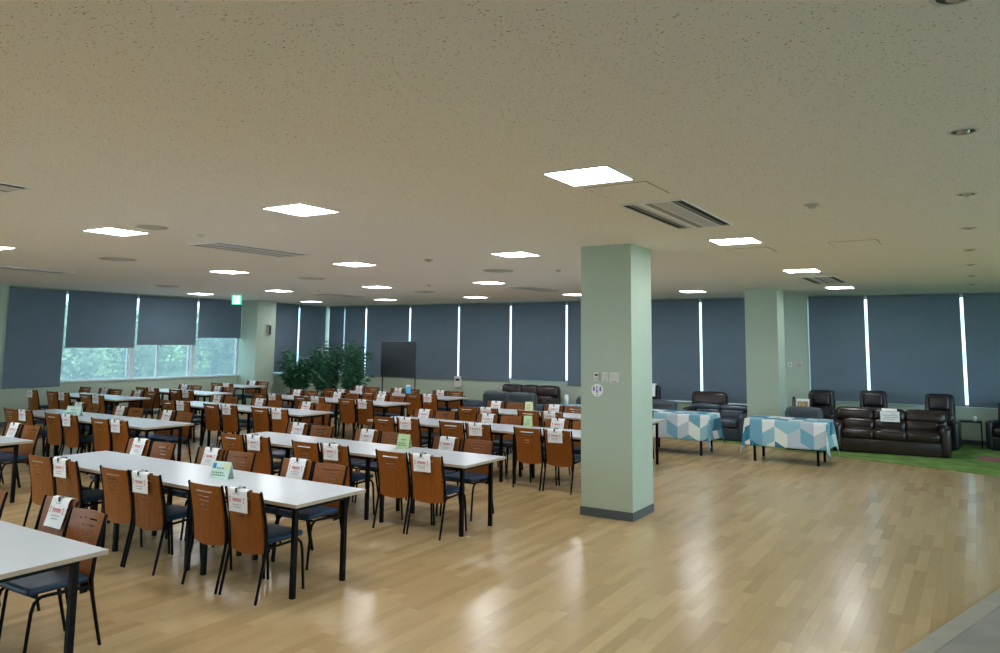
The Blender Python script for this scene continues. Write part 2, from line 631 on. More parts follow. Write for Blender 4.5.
wr.box((XR, YF - 0.2, 0.9), (XR + WT, 0.5, 3.05))
wr.box((XR, R_BAYS[-1][1], 0.9), (XR + WT, YB + WT, 3.05))
tag(wr.build('wall_right', 'wall'), 'pale green window wall opposite the trees', kind='structure')
F_BAYS = [(-17.5 + 1.9 * k, -15.6 + 1.9 * k) for k in range(5)]
wf = MB()
wf.box((XL - WT, YF - WT, 0), (XR, YF, 0.9))
wf.box((XL - WT, YF - WT, 3.05), (XR, YF, CEIL))
wf.box((XL - WT, YF - WT, 0.9), (-17.5, YF, 3.05))
wf.box((F_BAYS[-1][1], YF - WT, 0.9), (XR, YF, 3.05))
tag(wf.build('wall_front', 'wall_off'), 'off-white wall with windows behind the viewer', kind='structure')
tag(MB().box((XL, YF, 0.001), (XL + 0.015, 15.45, 0.10)).build('baseboard_left', 'skirt'), kind='structure')
tag(MB().box((XL + 0.02, YB - 0.015, 0.001), (XR, YB, 0.10)).build('baseboard_back', 'skirt'), kind='structure')
tag(MB().box((-7.84, YB - 0.05, 0.582), (-4.1, YB + 0.02, 0.612)).build('trim_1', 'alu'), 'white ledge under the lowest blinds', kind='structure')
tag(MB().box((XL - 0.02, 10.2, 0.957), (XL + 0.05, 15.5, 0.99)).build('trim_2', 'alu'), 'white sill under the open windows', kind='structure')


def pillar(x0, y0, x1, y1, label):
    p = MB().box((x0, y0, 0.0005), (x1, y1, CEIL - 0.0005)).build('pillar', 'wall')
    tag(p, label, kind='structure')
    t = 0.008
    MB().prism([(x0 - t, y0 - t), (x1 + t, y0 - t), (x1 + t, y1 + t), (x0 - t, y1 + t)], 0.001, 0.10).build('skirting', 'skirt', p)
    return p


pillar(-4.13, 8.49, -3.465, 9.155, 'square pale green pillar standing free in the room')
pillar(-4.16, 16.55, -3.495, 17.215, 'square pale green pillar beside the sofas')
pillar(XL + 0.001, 15.5, -18.35, 16.22, 'pale green pillar against the window wall')

# windows
wn = 0
for (a, b) in L_BAYS:
    wn += 1
    wroot = tag(empty('window_%d' % wn, (XL - 0.12, (a + b) / 2, 0.955)), kind='structure')
    hw, h = (b - a) / 2, 3.19 - 0.955
    fr = MB()
    for y in (-hw, hw - 0.05):
        fr.box((-0.03, y, 0), (0.03, y + 0.05, h))
    fr.box((-0.03, -hw + 0.05, 0), (0.03, hw - 0.05, 0.05))
    fr.box((-0.03, -hw + 0.05, h - 0.05), (0.03, hw - 0.05, h))
    fr.build('frame', 'alu', wroot)
    cuts = {2: [0.94 * 2 * hw - hw], 3: [0.40 * 2 * hw - hw, 0.93 * 2 * hw - hw]}.get(wn, [])
    for c in cuts:
        MB().box((-0.035, c - 0.022, 0.05), (0.035, c + 0.022, h - 0.05)).build('mullion', 'alu', wroot)
    ed = [-hw + 0.05] + cuts + [hw - 0.05]
    for p, q in zip(ed[:-1], ed[1:]):
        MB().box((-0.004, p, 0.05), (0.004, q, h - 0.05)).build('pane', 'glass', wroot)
for (a, b) in B_BAYS:
    wn += 1
    z0 = 0.955 if b < -7.8 else (0.58 if b < -4 else 0.78)
    wroot = tag(empty('window_%d' % wn, ((a + b) / 2, YB + 0.12, z0)), kind='structure')
    hw, h = (b - a) / 2, 3.19 - z0
    fr = MB()
    fr.box((-hw, -0.03, 0), (hw, 0.03, 0.05))
    fr.box((-hw, -0.03, h - 0.05), (hw, 0.03, h))
    for x in (-hw * 0.5, hw * 0.5):
        fr.box((x - 0.03, -0.03, 0.05), (x + 0.03, 0.03, h - 0.05))
    fr.build('frame', 'alu', wroot)
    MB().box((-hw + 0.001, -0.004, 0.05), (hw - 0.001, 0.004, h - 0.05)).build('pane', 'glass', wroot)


for (a, b) in R_BAYS:
    wn += 1
    wroot = tag(empty('window_%d' % wn, (XR + 0.12, (a + b) / 2, 0.9)), kind='structure')
    hw, h = (b - a) / 2, 2.15
    fr = MB()
    for y in (-hw, hw - 0.04):
        fr.box((-0.03, y, 0), (0.03, y + 0.04, h))
    fr.box((-0.03, -hw + 0.04, 0), (0.03, hw - 0.04, 0.05))
    fr.box((-0.03, -hw + 0.04, h - 0.05), (0.03, hw - 0.04, h))
    fr.build('frame', 'alu', wroot)
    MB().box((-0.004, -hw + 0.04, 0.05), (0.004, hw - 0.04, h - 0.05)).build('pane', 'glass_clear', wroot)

for (a, b) in F_BAYS:
    wn += 1
    wroot = tag(empty('window_%d' % wn, ((a + b) / 2, YF - 0.12, 0.9)), kind='structure')
    hw, h = (b - a) / 2, 2.15
    fr = MB()
    for x in (-hw, hw - 0.04):
        fr.box((x, -0.03, 0), (x + 0.04, 0.03, h))
    fr.box((-hw + 0.04, -0.03, 0), (hw - 0.04, 0.03, 0.05))
    fr.box((-hw + 0.04, -0.03, h - 0.05), (hw - 0.04, 0.03, h))
    fr.build('frame', 'alu', wroot)
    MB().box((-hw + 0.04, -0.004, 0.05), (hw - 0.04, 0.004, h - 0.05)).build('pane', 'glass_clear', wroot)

# roller blinds
def blind(along, p0, p1, zbot, label, group, ov=(0, 0)):
    root = empty('roller_blind')
    tag(root, label, 'blind', group)
    g = 0.032
    p0 -= ov[0]
    p1 += ov[1]
    ln = p1 - p0 - 2 * g
    if along == 'y':
        root.location = (XL + 0.045, (p0 + p1) / 2, zbot)
        root.rotation_euler = (0, 0, math.pi / 2)
    else:
        root.location = ((p0 + p1) / 2, YB - 0.045, zbot)
    h = 3.225 - zbot
    hl = ln / 2
    # a sheet with a faint ripple
    mb = MB()
    nx, nz = 12, 8
    vs = []
    for s in (0, 1):
        for j in range(nz + 1):
            for i in range(nx + 1):
                x = -hl + ln * i / nx
                z = 0.02 + (h - 0.02) * j / nz
                vs.append((x, -0.001 + 0.002 * s + 0.004 * math.sin(x * 5 + p0) * (1 - j / nz), z))
    n = (nx + 1) * (nz + 1)
    fs = []
    for j in range(nz):
        for i in range(nx):
            k = j * (nx + 1) + i
            fs.append((k, k + 1, k + nx + 2, k + nx + 1))
            fs.append((n + k, n + k + nx + 1, n + k + nx + 2, n + k + 1))
    mb.add(vs, fs, True)
    mb.build('fabric', 'blind', root)
    MB().tube([(-hl, 0, 0.014), (hl, 0, 0.014)], 0.013, 8).build('bottom_rail', 'rail', root)
    MB().tube([(-hl, -0.012, h - 0.025), (hl, -0.012, h - 0.025)], 0.024, 10).build('roller', 'rail', root)
    return root


Lz = [0.86, 1.80, 1.88, 2.09, 1.02, 1.02]
Ltxt = ['fully lowered slate blind on tree-side wall, farthest from the green corner pillar', 'half-lowered slate blind over the window with one wide pane of trees',
        'half-lowered slate blind over the window divided by two white mullions', 'slate blind raised highest, beside the green wall pillar',
        'lowered slate blind just past the green wall pillar, behind the plants', 'lowered slate blind on tree-side wall in the corner behind the plants']
for i, (a, b) in enumerate(L_BAYS):
    blind('y', a, b, Lz[i], Ltxt[i], 'slate roller blinds', (0.10 if i in (0, 4) else 0, 0))
Bz = [1.02, 1.02, 0.90, 0.90, 0.92, 0.98, 0.88, 0.62, 0.62, 0.80, 0.80, 0.80, 0.80]
for i, (a, b) in enumerate(B_BAYS):
    if i < 9:
        t = 'lowered slate roller blind on back wall, %s from the corner behind the plants' % ORD[i]
    else:
        t = 'lowered slate roller blind behind the recliners, %s from the wall switches' % ORD[i - 9]
    blind('x', a, b, Bz[i], t, 'slate roller blinds', (0.0, 0.1 if i == 8 else 0))

# ------------------------------------------------------------------ outside: ground and trees
tag(MB().box((-90, -60, -4.4), (80, 90, -4.2)).build('ground', 'ground'), 'grassy ground outside below the windows', kind='structure')


def tree(x, y, top, rad, seed, m, label):
    r = random.Random(seed)
    root = empty('tree', (x, y, -4.19))
    tag(root, label, 'tree', 'trees outside the windows')
    hh = top + 4.19
    MB().tube([(0, 0, 0), (0.1, 0.05, hh * 0.35), (0.0, 0.15, hh * 0.7)], [0.2, 0.15, 0.07], 8).build('trunk', 'bark', root)
    blobs = []
    for k in range(20):
        a = r.random() * 6.283
        q = rad * math.sqrt(r.random()) * 0.75
        z = hh * (0.36 + 0.5 * r.random())
        blobs.append((q * math.cos(a), q * math.sin(a), z, rad * (0.32 + 0.25 * r.random())))
    mb = MB()
    for bx, by, bz, br in blobs:
        for k in range(700):
            n = Vector((r.gauss(0, 1), r.gauss(0, 1), r.gauss(0, 1))).normalized()
            c = Vector((bx, by, bz)) + n * br * (0.75 + 0.35 * r.random())
            if c.z > hh:
                c.z = hh - r.random() * 0.4
            t = Vector((r.gauss(0, 1), r.gauss(0, 1), r.gauss(0, 0.7))).normalized()
            u = t.cross(n).normalized()
            s = 0.07 + 0.06 * r.random()
            mb.quad(c - t * s, c + u * s * 0.55, c + t * s, c - u * s * 0.55)
    tag(mb.build('crown', m, root), kind='stuff')


TR = [(-29.5, 12.2, 2.9, 'treeleaf', 'dark green tree outside, seen through the widest open pane'),
      (-28.4, 14.6, 2.4, 'treeleaf2', 'light green tree outside, between the widest pane and the double mullion window'),
      (-30.6, 16.8, 3.1, 'treeleaf', 'broad green tree outside behind the window with two mullions'),
      (-28.9, 18.9, 2.6, 'treeleaf2', 'yellow green tree outside behind the highest raised blind'),
      (-30.0, 21.3, 3.0, 'treeleaf', 'dark green tree outside next to the green wall pillar'),
      (-30.3, 23.4, 3.0, 'treeleaf', 'dark green tree outside, the last one before the wall pillar'),
      (-32.0, 10.0, 2.8, 'treeleaf', 'dark tree outside at the edge of the lowered blind'),
      (-33.5, 14.5, 3.4, 'treeleaf', 'tall tree standing farther back, behind the widest open pane'),
      (-34.0, 19.5, 3.5, 'treeleaf', 'tall tree standing farther back, behind the two mullion window'),
      (-33.6, 24.0, 3.4, 'treeleaf2', 'pale tree standing farther back, beyond the green wall pillar')]
for i, (x, y, t, m, lb) in enumerate(TR):
    tree(x, y, t + 0.6, 2.3, 20 + i, m, lb)

# ------------------------------------------------------------------ ceiling fittings
def lamp_proto():
    root = empty('ceiling_light')
    fr = MB()
    s, k = 0.238, 0.010
    for a, b in (((-s - k, -s - k), (s + k, -s)), ((-s - k, s), (s + k, s + k)), ((-s - k, -s), (-s, s)), ((s, -s), (s + k, s))):
        fr.box((a[0], a[1], -0.012), (b[0], b[1], -0.0005))
    fr.build('frame', 'white_plastic', root)
    MB().box((-s, -s, -0.009), (s, s, -0.001)).build('diffuser', 'led', root)
    return root


LX = [-2.3, -5.22, -8.17, -11.15, -14.3, -17.3]
LY = [0.9, 4.86, 8.8, 12.78, 16.8]  # first row is unseen, carried on from the grid and added for light
RW = ['behind the viewer', 'nearest the viewer', 'second', 'third', 'last before the back windows']
lp = lamp_proto()
register(lp)
used = False
for j, y in enumerate(LY):
    for i, x in enumerate(LX):
        if j <= 2 and i > 3:
            continue
        o = copy_tree(lp) if used else lp
        used = True
        o.location = (x - (0.012 * (y - 4.86) if i else 0), y, CEIL)
        if j == 0:
            t = 'unseen square white ceiling light panel behind the viewer, %s from the downlights' % ORD[i]
        else:
            t = 'lit square ceiling panel, %s row from the viewer, %s panel from the downlights' % (ORD[j - 1], ORD[i])
        tag(o, t, 'ceiling light', 'square ceiling panels')


def ac_proto():
    root = empty('air_conditioner')
    hx, hy = 0.28, 0.78
    fr = MB()
    for a, b in (((-hx, -hy), (hx, -hy + 0.03)), ((-hx, hy - 0.03), (hx, hy)), ((-hx, -hy + 0.03), (-hx + 0.008, hy - 0.03)), ((hx - 0.008, -hy + 0.03), (hx, hy - 0.03))):
        fr.box((a[0], a[1], -0.014), (b[0], b[1], -0.0005))
    fr.build('frame', 'ac_white', root)
    for s in (-1, 1):
        x0, x1 = sorted((s * 0.272, s * 0.165))
        MB().box((x0, -hy + 0.03, -0.006), (x1, hy - 0.03, -0.001)).build('air_slot', 'slot', root)
        x = s * 0.20
        MB().prism([(x - 0.009, -hy + 0.04), (x + 0.009, -hy + 0.04), (x + 0.009, hy - 0.04), (x - 0.009, hy - 0.04)], -0.012, -0.007).build('louver', 'grille', root)
    g = MB().box((-0.163, -hy + 0.032, -0.014), (0.163, hy - 0.032, -0.001)).build('intake_panel', 'ac_white', root)
    for x0, x1, m in ((-0.155, -0.12, 'ac_grey'), (-0.06, 0.0, 'grille'), (0.02, 0.15, 'ac_grey')):
        MB().box((x0, -hy + 0.04, -0.016), (x1, hy - 0.04, -0.0145)).build('slat', m, g)
    return root


ac = ac_proto()
register(ac)
ACS = [(-2.28, 6.79, 'long slotted ceiling air conditioner above the free-standing pillar'), (-8.17, 6.76, 'long slotted ceiling air conditioner above the second table row'),
       (-14.25, 6.8, 'long slotted ceiling air conditioner towards the tree-side windows'), (-2.28, 14.78, 'long slotted ceiling air conditioner above the cloth-covered tables'),
       (-8.27, 14.7, 'long slotted ceiling air conditioner near the back wall blinds'), (-6.66, 2.3, 'ceiling air conditioner cut by the picture edge above the nearest tables'),
       (-14.25, 14.75, 'long slotted ceiling air conditioner near the potted plants')]
for i, (x, y, t) in enumerate(ACS):
    o = ac if i == 0 else copy_tree(ac)
    o.location = (x, y, CEIL)
    tag(o, t, 'air conditioner', 'ceiling air conditioners')


def diffuser_proto():
    root = empty('air_diffuser')
    for r_, z in ((0.26, -0.012), (0.19, -0.02), (0.12, -0.026)):
        MB().lathe([(r_ - 0.045, -0.002), (r_ - 0.04, z), (r_, z + 0.004), (r_ + 0.004, -0.001)], 28).build('ring', 'vent', root)
    MB().lathe([(0.0, -0.03), (0.05, -0.03), (0.07, -0.002)], 24).build('core', 'vent', root)
    MB().lathe([(0.0, -0.0012), (0.25, -0.0012)], 28).build('throat', 'grille', root)
    return root


df = diffuser_proto()
register(df)
DFS = [(-7.50, 4.86, 'round ceiling air diffuser touching the light panel of the nearest row'), (-11.04, 6.62, 'round ceiling air diffuser above the second row of middle block'),
       (-15.64, 10.59, 'round ceiling air diffuser near the exit sign'), (-10.88, 10.45, 'round ceiling air diffuser above the middle block, between two panel rows'),
       (-11.19, 14.46, 'round ceiling air diffuser in front of the back wall blinds'), (-6.74, 10.7, 'round ceiling air diffuser beside the free-standing pillar')]
for i, (x, y, t) in enumerate(DFS):
    o = df if i == 0 else copy_tree(df)
    o.location = (x, y, CEIL)
    o.scale = (0.62, 0.62, 1) if i == 0 else (1, 1, 1)
    tag(o, t, 'air vent', 'round ceiling diffusers')


def hatch_proto():
    root = empty('access_hatch')
    s, k = 0.25, 0.008
    fr = MB()
    for a, b in (((-s - k, -s - k), (s + k, -s)), ((-s - k, s), (s + k, s + k)), ((-s - k, -s), (-s, s)), ((s, -s), (s + k, s))):
        fr.box((a[0], a[1], -0.002), (b[0], b[1], -0.0003))
    fr.build('gap_frame', 'slot_grey', root)
    MB().box((-s, -s, -0.004), (s, s, -0.0003)).build('hatch_panel', 'ceiling', root)
    return root


hp = hatch_proto()
register(hp)
for i, (x, y, t) in enumerate([(-2.27, 5.50, 'square ceiling access hatch between light panel and air conditioner'), (-2.36, 9.8, 'square ceiling access hatch behind the second light panel'),
                               (-1.14, 9.66, 'square ceiling access hatch standing alone near the downlights')]):
    o = hp if i == 0 else copy_tree(hp)
    o.location = (x, y, CEIL)
    tag(o, t, 'access hatch', 'ceiling access hatches')


def downlight_proto():
    root = empty('downlight')
    MB().lathe([(0.062, -0.001), (0.062, -0.006), (0.078, -0.005), (0.082, -0.0005)], 28).build('trim_ring', 'white_plastic', root)
    MB().lathe([(0.0, -0.0008), (0.061, -0.002)], 24).build('reflector', 'dark_plastic', root)
    MB().lathe([(0.034, -0.0015), (0.03, -0.012), (0.015, -0.02), (0.0, -0.022)], 16).build('bulb', 'chrome', root)
    return root


dl = downlight_proto()
register(dl)
for i in range(8):
    o = dl if i == 0 else copy_tree(dl)
    o.location = (0.0, 2.93 + 1.99 * i - (0.06 if i == 1 else 0), CEIL)
    tag(o, 'small round recessed downlight, switched off, %s in the row from the viewer' % ORD[i], 'downlight', 'recessed downlights')


def detector(x, y, r, name, label, cat, m):
    root = empty(name, (x, y, CEIL))
    tag(root, label, cat)
    MB().lathe([(r, -0.0005), (r, -0.008), (r * 0.9, -0.012), (0, -0.012)], 20).build('base_plate', m, root)
    MB().lathe([(r * 0.55, -0.019), (r * 0.5, -0.03), (r * 0.3, -0.034), (0, -0.034)], 16).build('sensor_head', m, root)


detector(-6.77, 8.81, 0.07, 'smoke_detector', 'small smoke detector above the third table row near the pillar', 'detector', 'vent')
detector(-7.53, 5.5, 0.055, 'sprinkler_head', 'small sprinkler head next to the long air conditioner', 'sprinkler', 'white_plastic')
detector(-1.13, 6.81, 0.06, 'sprinkler_head', 'small sprinkler head between the air conditioner and the downlights', 'sprinkler', 'vent')
detector(-13.29, 13.01, 0.055, 'sprinkler_head', 'small sprinkler head in front of the potted plants', 'sprinkler', 'white_plastic')
detector(-9.82, 12.82, 0.06, 'smoke_detector', 'small smoke detector between far light panels over the middle block', 'detector', 'vent')
detector(-5.79, 11.05, 0.055, 'sprinkler_head', 'small sprinkler head close behind the free-standing pillar', 'sprinkler', 'vent')

# exit sign
ex = empty('exit_sign', (-16.6, 13.32, CEIL), 0.55)
tag(ex, 'small green and white exit sign hanging below the ceiling', 'sign')
MB().tube([(0, 0, -0.001), (0, 0, -0.03)], 0.008, 6).build('hanger', 'grey_plastic', ex)
MB().box((-0.13, -0.025, -0.28), (0.13, 0.025, -0.03)).build('housing', 'exit', ex)
MB().box((-0.095, -0.03, -0.26), (0.095, -0.0255, -0.05)).build('face_plate', 'exitw', ex)
mn = MB()
mn.box((-0.035, -0.033, -0.10), (0.0, -0.0305, -0.065))
for a, b in (((-0.02, -0.17), (-0.03, -0.23)), ((-0.03, -0.23), (0.03, -0.28)), ((-0.03, -0.23), (-0.075, -0.275)), ((-0.02, -0.18), (0.045, -0.205)), ((-0.02, -0.18), (-0.075, -0.2))):
    mn.tube([(a[0], -0.032, a[1] * 0.8 + 0.025), (b[0], -0.032, b[1] * 0.8 + 0.025)], 0.008, 6)
mn.build('running_figure_print', 'exit', ex)

# ------------------------------------------------------------------ tables
TW, TH = 1.335, 0.755


def table_proto(depth):
    root = empty('dining_table')
    hx, hy = TW / 2 - 0.003, depth / 2
    MB().box((-hx + 0.002, -hy + 0.002, TH - 0.028), (hx - 0.002, hy - 0.002, TH)).build('table_top', 'top', root)
    e = MB()
    for a, b in (((-hx, -hy), (hx, -hy + 0.002)), ((-hx, hy - 0.002), (hx, hy)), ((-hx, -hy + 0.002), (-hx + 0.002, hy - 0.002)), ((hx - 0.002, -hy + 0.002), (hx, hy - 0.002))):
        e.box((a[0], a[1], TH - 0.028), (b[0], b[1], TH - 0.001))
    e.build('edge_band', 'edge', root)
    s = 0.038
    for ix in (-1, 1):
        for iy in (-1, 1):
            cx, cy = ix * (hx - 0.11), (-hy + 0.10 if iy < 0 else hy - 0.145)
            MB().box((cx - s / 2, cy - s / 2, 0.0), (cx + s / 2, cy + s / 2, TH - 0.0285)).build('leg', 'black', root)
    ap = MB()
    for iy in (-1, 1):
        cy = -hy + 0.10 if iy < 0 else hy - 0.145
        ap.box((-hx + 0.13, cy - 0.012, TH - 0.075), (hx - 0.13, cy + 0.012, TH - 0.0285))
    for ix in (-1, 1):
        cx = ix * (hx - 0.11)
        ap.box((cx - 0.012, -hy + 0.12, TH - 0.075), (cx + 0.012, hy - 0.165, TH - 0.0285))
    ap.build('apron_frame', 'black', root)
    return root


# ------------------------------------------------------------------ chairs
def chair_proto():
    root = empty('dining_chair')
    CW = 1.07
    # plywood back panel: a curved sheet with five real slots, getting shorter downwards
    slots = [(0.790, 0.014, 0.105), (0.750, 0.010, 0.074), (0.714, 0.009, 0.062), (0.678, 0.009, 0.050), (0.642, 0.009, 0.038)]
    xs = sorted(set([-0.187, -0.14, 0.187, 0.14, 0.0] + [s * q[2] for q in slots for s in (-1, 1)]))
    zs = sorted(set([0.365, 0.42, 0.48, 0.54, 0.60, 0.835, 0.843] + [q[0] + s * q[1] / 2 for q in slots for s in (-1, 1)]))

    def hole(xa, xb, za, zb):
        for z, h, w_ in slots:
            if za >= z - h / 2 - 1e-6 and zb <= z + h / 2 + 1e-6 and xa >= -w_ - 1e-6 and xb <= w_ + 1e-6:
                return True
        return False

    def pt(x, z, s):
        t = (z - 0.365) / 0.478
        y = -0.205 - 0.075 * t ** 1.5 - 0.030 * (1 - (x / 0.187) ** 2) - 0.012 * s
        zz = z + (0.003 * (1 - (x / 0.187) ** 2) if z > 0.83 else 0) - (0.02 * (1 - (x / 0.187) ** 2) if z < 0.37 else 0)
        return (x * CW, y, zz)
    nx, nz = len(xs), len(zs)
    vs = [pt(x, z, s) for s in (0, 1) for z in zs for x in xs]
    N = nx * nz
    solid = {}
    for j in range(nz - 1):
        for i in range(nx - 1):
            solid[i, j] = not hole(xs[i], xs[i + 1], zs[j], zs[j + 1])
    fs = []
    for (i, j), ok in solid.items():
        if not ok:
            continue
        a, b, c, d_ = j * nx + i, j * nx + i + 1, (j + 1) * nx + i + 1, (j + 1) * nx + i
        fs.append((d_, c, b, a))
        fs.append((N + a, N + b, N + c, N + d_))
        for (di, dj), (p, q) in {(-1, 0): (a, d_), (1, 0): (c, b), (0, -1): (b, a), (0, 1): (d_, c)}.items():
            if not solid.get((i + di, j + dj), False):
                fs.append((p, q, N + q, N + p))
    mb = MB().add(vs, fs)
    mb.build('backrest', 'wood', root)
    # seat pad
    rounded('seat', (-0.205, -0.195, 0.428), (0.205, 0.19, 0.475), 0.022, 'seat', root, seg=3, bulge=0.008)
    # legs: rear ones run on up as the back posts, front ones bend into the side rails
    for s in (-1, 1):
        x = s * 0.203 * CW
        MB().tube([(x, -0.295, 0.0), (x, -0.255, 0.18), (x, -0.222, 0.34), (x, -0.208, 0.44), (x, -0.222, 0.58), (x, -0.252, 0.72), (x, -0.284, 0.852)],
                  [0.0115, 0.012, 0.0135, 0.0145, 0.0135, 0.012, 0.010], 8).build('leg', 'black', root)
        MB().tube([(x, 0.195, 0.0), (x, 0.178, 0.2), (x, 0.166, 0.33), (x, 0.150, 0.385), (x, 0.115, 0.413), (x, 0.07, 0.415), (x, -0.08, 0.408), (x, -0.205, 0.40)],
                  0.0115, 8).build('leg', 'black', root)
    for y, z in ((0.13, 0.412), (-0.12, 0.406)):
        MB().tube([(-0.212, y, z), (0.212, y, z)], 0.010, 6).build('crossbar', 'black', root)
    for s in (-1, 1):
        MB().prism([(s * 0.19 - 0.004, -0.2), (s * 0.19 + 0.004, -0.2), (s * 0.19 + 0.004, -0.15), (s * 0.19 - 0.004, -0.15)], 0.36, 0.425).build('bracket', 'black', root)
    return root


def notice_proto():
    """sheet folded over a chair back, held by a black clip; print on both sides"""
    root = empty('notice_sheet')
    w_ = 0.116
    ox = -0.018
    prof = [(-0.302 + 0.034, 0.655), (-0.318, 0.76), (-0.331, 0.84), (-0.328, 0.853), (-0.300, 0.860), (-0.272, 0.855), (-0.266, 0.843), (-0.243, 0.745), (-0.216, 0.655)]
    prof[0] = (-0.308, 0.675)
    vs, fs = [], []
    nx = 5
    for i in range(nx):
        x = ox - w_ + 2 * w_ * i / (nx - 1)
        for k, (y, z) in enumerate(prof):
            vs.append((x, y + 0.004 * math.sin(i * 1.3 + k), z + (0.006 * (i / (nx - 1) - 0.5) if k == 0 else 0)))
    m = len(prof)
    for i in range(nx - 1):
        for k in range(m - 1):
            fs.append((i * m + k, i * m + k + 1, (i + 1) * m + k + 1, (i + 1) * m + k))
    # a second skin gives the sheet thickness
    n = len(vs)
    vs2 = [(x, y + (0.0012 if y < -0.3 else -0.0012), z - 0.0006) for x, y, z in vs]
    fs2 = [tuple(i + n for i in reversed(f)) for f in fs]
    MB().add(vs + vs2, fs + fs2, True).build('paper', 'paper', root)
    cl = MB()
    cl.box((ox - 0.011, -0.342, 0.832), (ox + 0.011, -0.337, 0.8645))
    cl.box((ox - 0.011, -0.261, 0.832), (ox + 0.011, -0.256, 0.8645))
    cl.box((ox - 0.011, -0.342, 0.865), (ox + 0.011, -0.256, 0.868))
    cl.tube([(ox - 0.009, -0.30, 0.868), (ox - 0.009, -0.30, 0.880), (ox + 0.009, -0.30, 0.880), (ox + 0.009, -0.30, 0.868)], 0.002, 5)
    cl.build('clip', 'dark_plastic', root)

    def rear(x, z):
        t = (z - 0.675) / (0.84 - 0.675)
        return (x, -0.308 + (-0.331 + 0.308) * t - 0.0065, z)

    def front(x, z):
        if z > 0.745:
            y = -0.266 + (0.845 - z) * 0.23
        else:
            y = -0.243 + (0.745 - z) * 0.317
        return (x, y + 0.0065, z)
    rr = random.Random(5)
    for side in (rear, front):
        rd, gr = MB(), MB()
        sg = 1 if side is rear else -1

        def stroke(mb, x0, x1, z0, z1):
            P = [side(ox + sg * x0, z0), side(ox + sg * x1, z0), side(ox + sg * x1, z1), side(ox + sg * x0, z1)]
            mb.quad(*P)
        zt = 0.775
        # a red pictogram at each end and a red headline of five square characters between
        for s in (-1, 1):
            stroke(rd, s * 0.083 - 0.006, s * 0.083 + 0.006, zt + 0.010, zt + 0.020)
            stroke(rd, s * 0.083 - 0.003, s * 0.083 + 0.003, zt - 0.020, zt + 0.008)
            stroke(rd, s * 0.083 - 0.009, s * 0.083 + 0.005, zt - 0.024, zt - 0.020)
        for k in range(5):
            x = -0.052 + k * 0.022
            stroke(rd, x, x + 0.012, zt + 0.006, zt + 0.011)
            stroke(rd, x, x + 0.004, zt - 0.010, zt + 0.006)
            stroke(rd, x + 0.006, x + 0.012, zt - 0.004, zt + 0.001)
            stroke(rd, x + 0.0145, x + 0.0185, zt - 0.012, zt + 0.012)
            stroke(rd, x, x + 0.013, zt - 0.015, zt - 0.011)
        for z, hw in ((0.822, 0.035), (0.735, 0.055), (0.715, 0.045)):
            x = -hw
            while x < hw:
                l = 0.006 + 0.010 * rr.random()
                stroke(gr, x, min(x + l, hw), z - 0.003, z + 0.003)
                x += l + 0.005
        tag(rd.build('red_headline_print', 'red', root), kind='stuff')
        tag(gr.build('small_text_print', 'ink', root), kind='stuff')
    return root


chair = chair_proto()
notice = notice_proto()
register(chair)
register(notice)
ch_used = no_used = False
BLK = {'A': 'pillar block', 'B': 'middle block', 'C': 'window block'}
# block: x of the end towards the pillar, tables in each row, (front y, depth)
# each row: y of the camera-side edge, x of the pillar end, x of the first chair pair on either side, tables
ROWS = {
    'A': [(2.01, -4.59, -5.28, -5.66, 2), (4.36, -4.605, -5.29, -5.64, 3), (6.72, -4.61, -5.27, -5.48, 3), (9.64, -4.60, -5.22, -5.44, 3), (12.05, -4.62, -5.26, -5.46, 3)],
    'B': [(4.33, -10.15, -10.92, -11.22, 3), (6.77, -10.31, -11.00, -11.30, 3), (9.49, -10.01, -10.65, -10.88, 3), (11.98, -10.22, -10.92, -11.13, 3), (14.15, -10.20, -10.90, -11.10, 3)],
    'C': [(9.40, -15.42, -16.09, -16.25, 3), (11.57, -15.42, -16.09, -16.25, 2)],
    'D': [(14.02, -17.04, -17.75, -17.85, 1)],
}
DEP = 0.81
BLK['D'] = 'window block'
rj = random.Random(11)


def put_chair(x, y, rz, label):
    global ch_used
    o = copy_tree(chair) if ch_used else chair
    ch_used = True
    o.location = (x, y, 0.0005)
    o.rotation_euler = (0, 0, rz)
    tag(o, label, 'chair', 'plywood-backed dining chairs')
    return o


def put_notice(c, label):
    global no_used
    o = copy_tree(notice) if no_used else notice
    no_used = True
    o.location = c.location
    o.rotation_euler = c.rotation_euler
    tag(o, label, 'notice', 'notices clipped to chair backs')
    return o


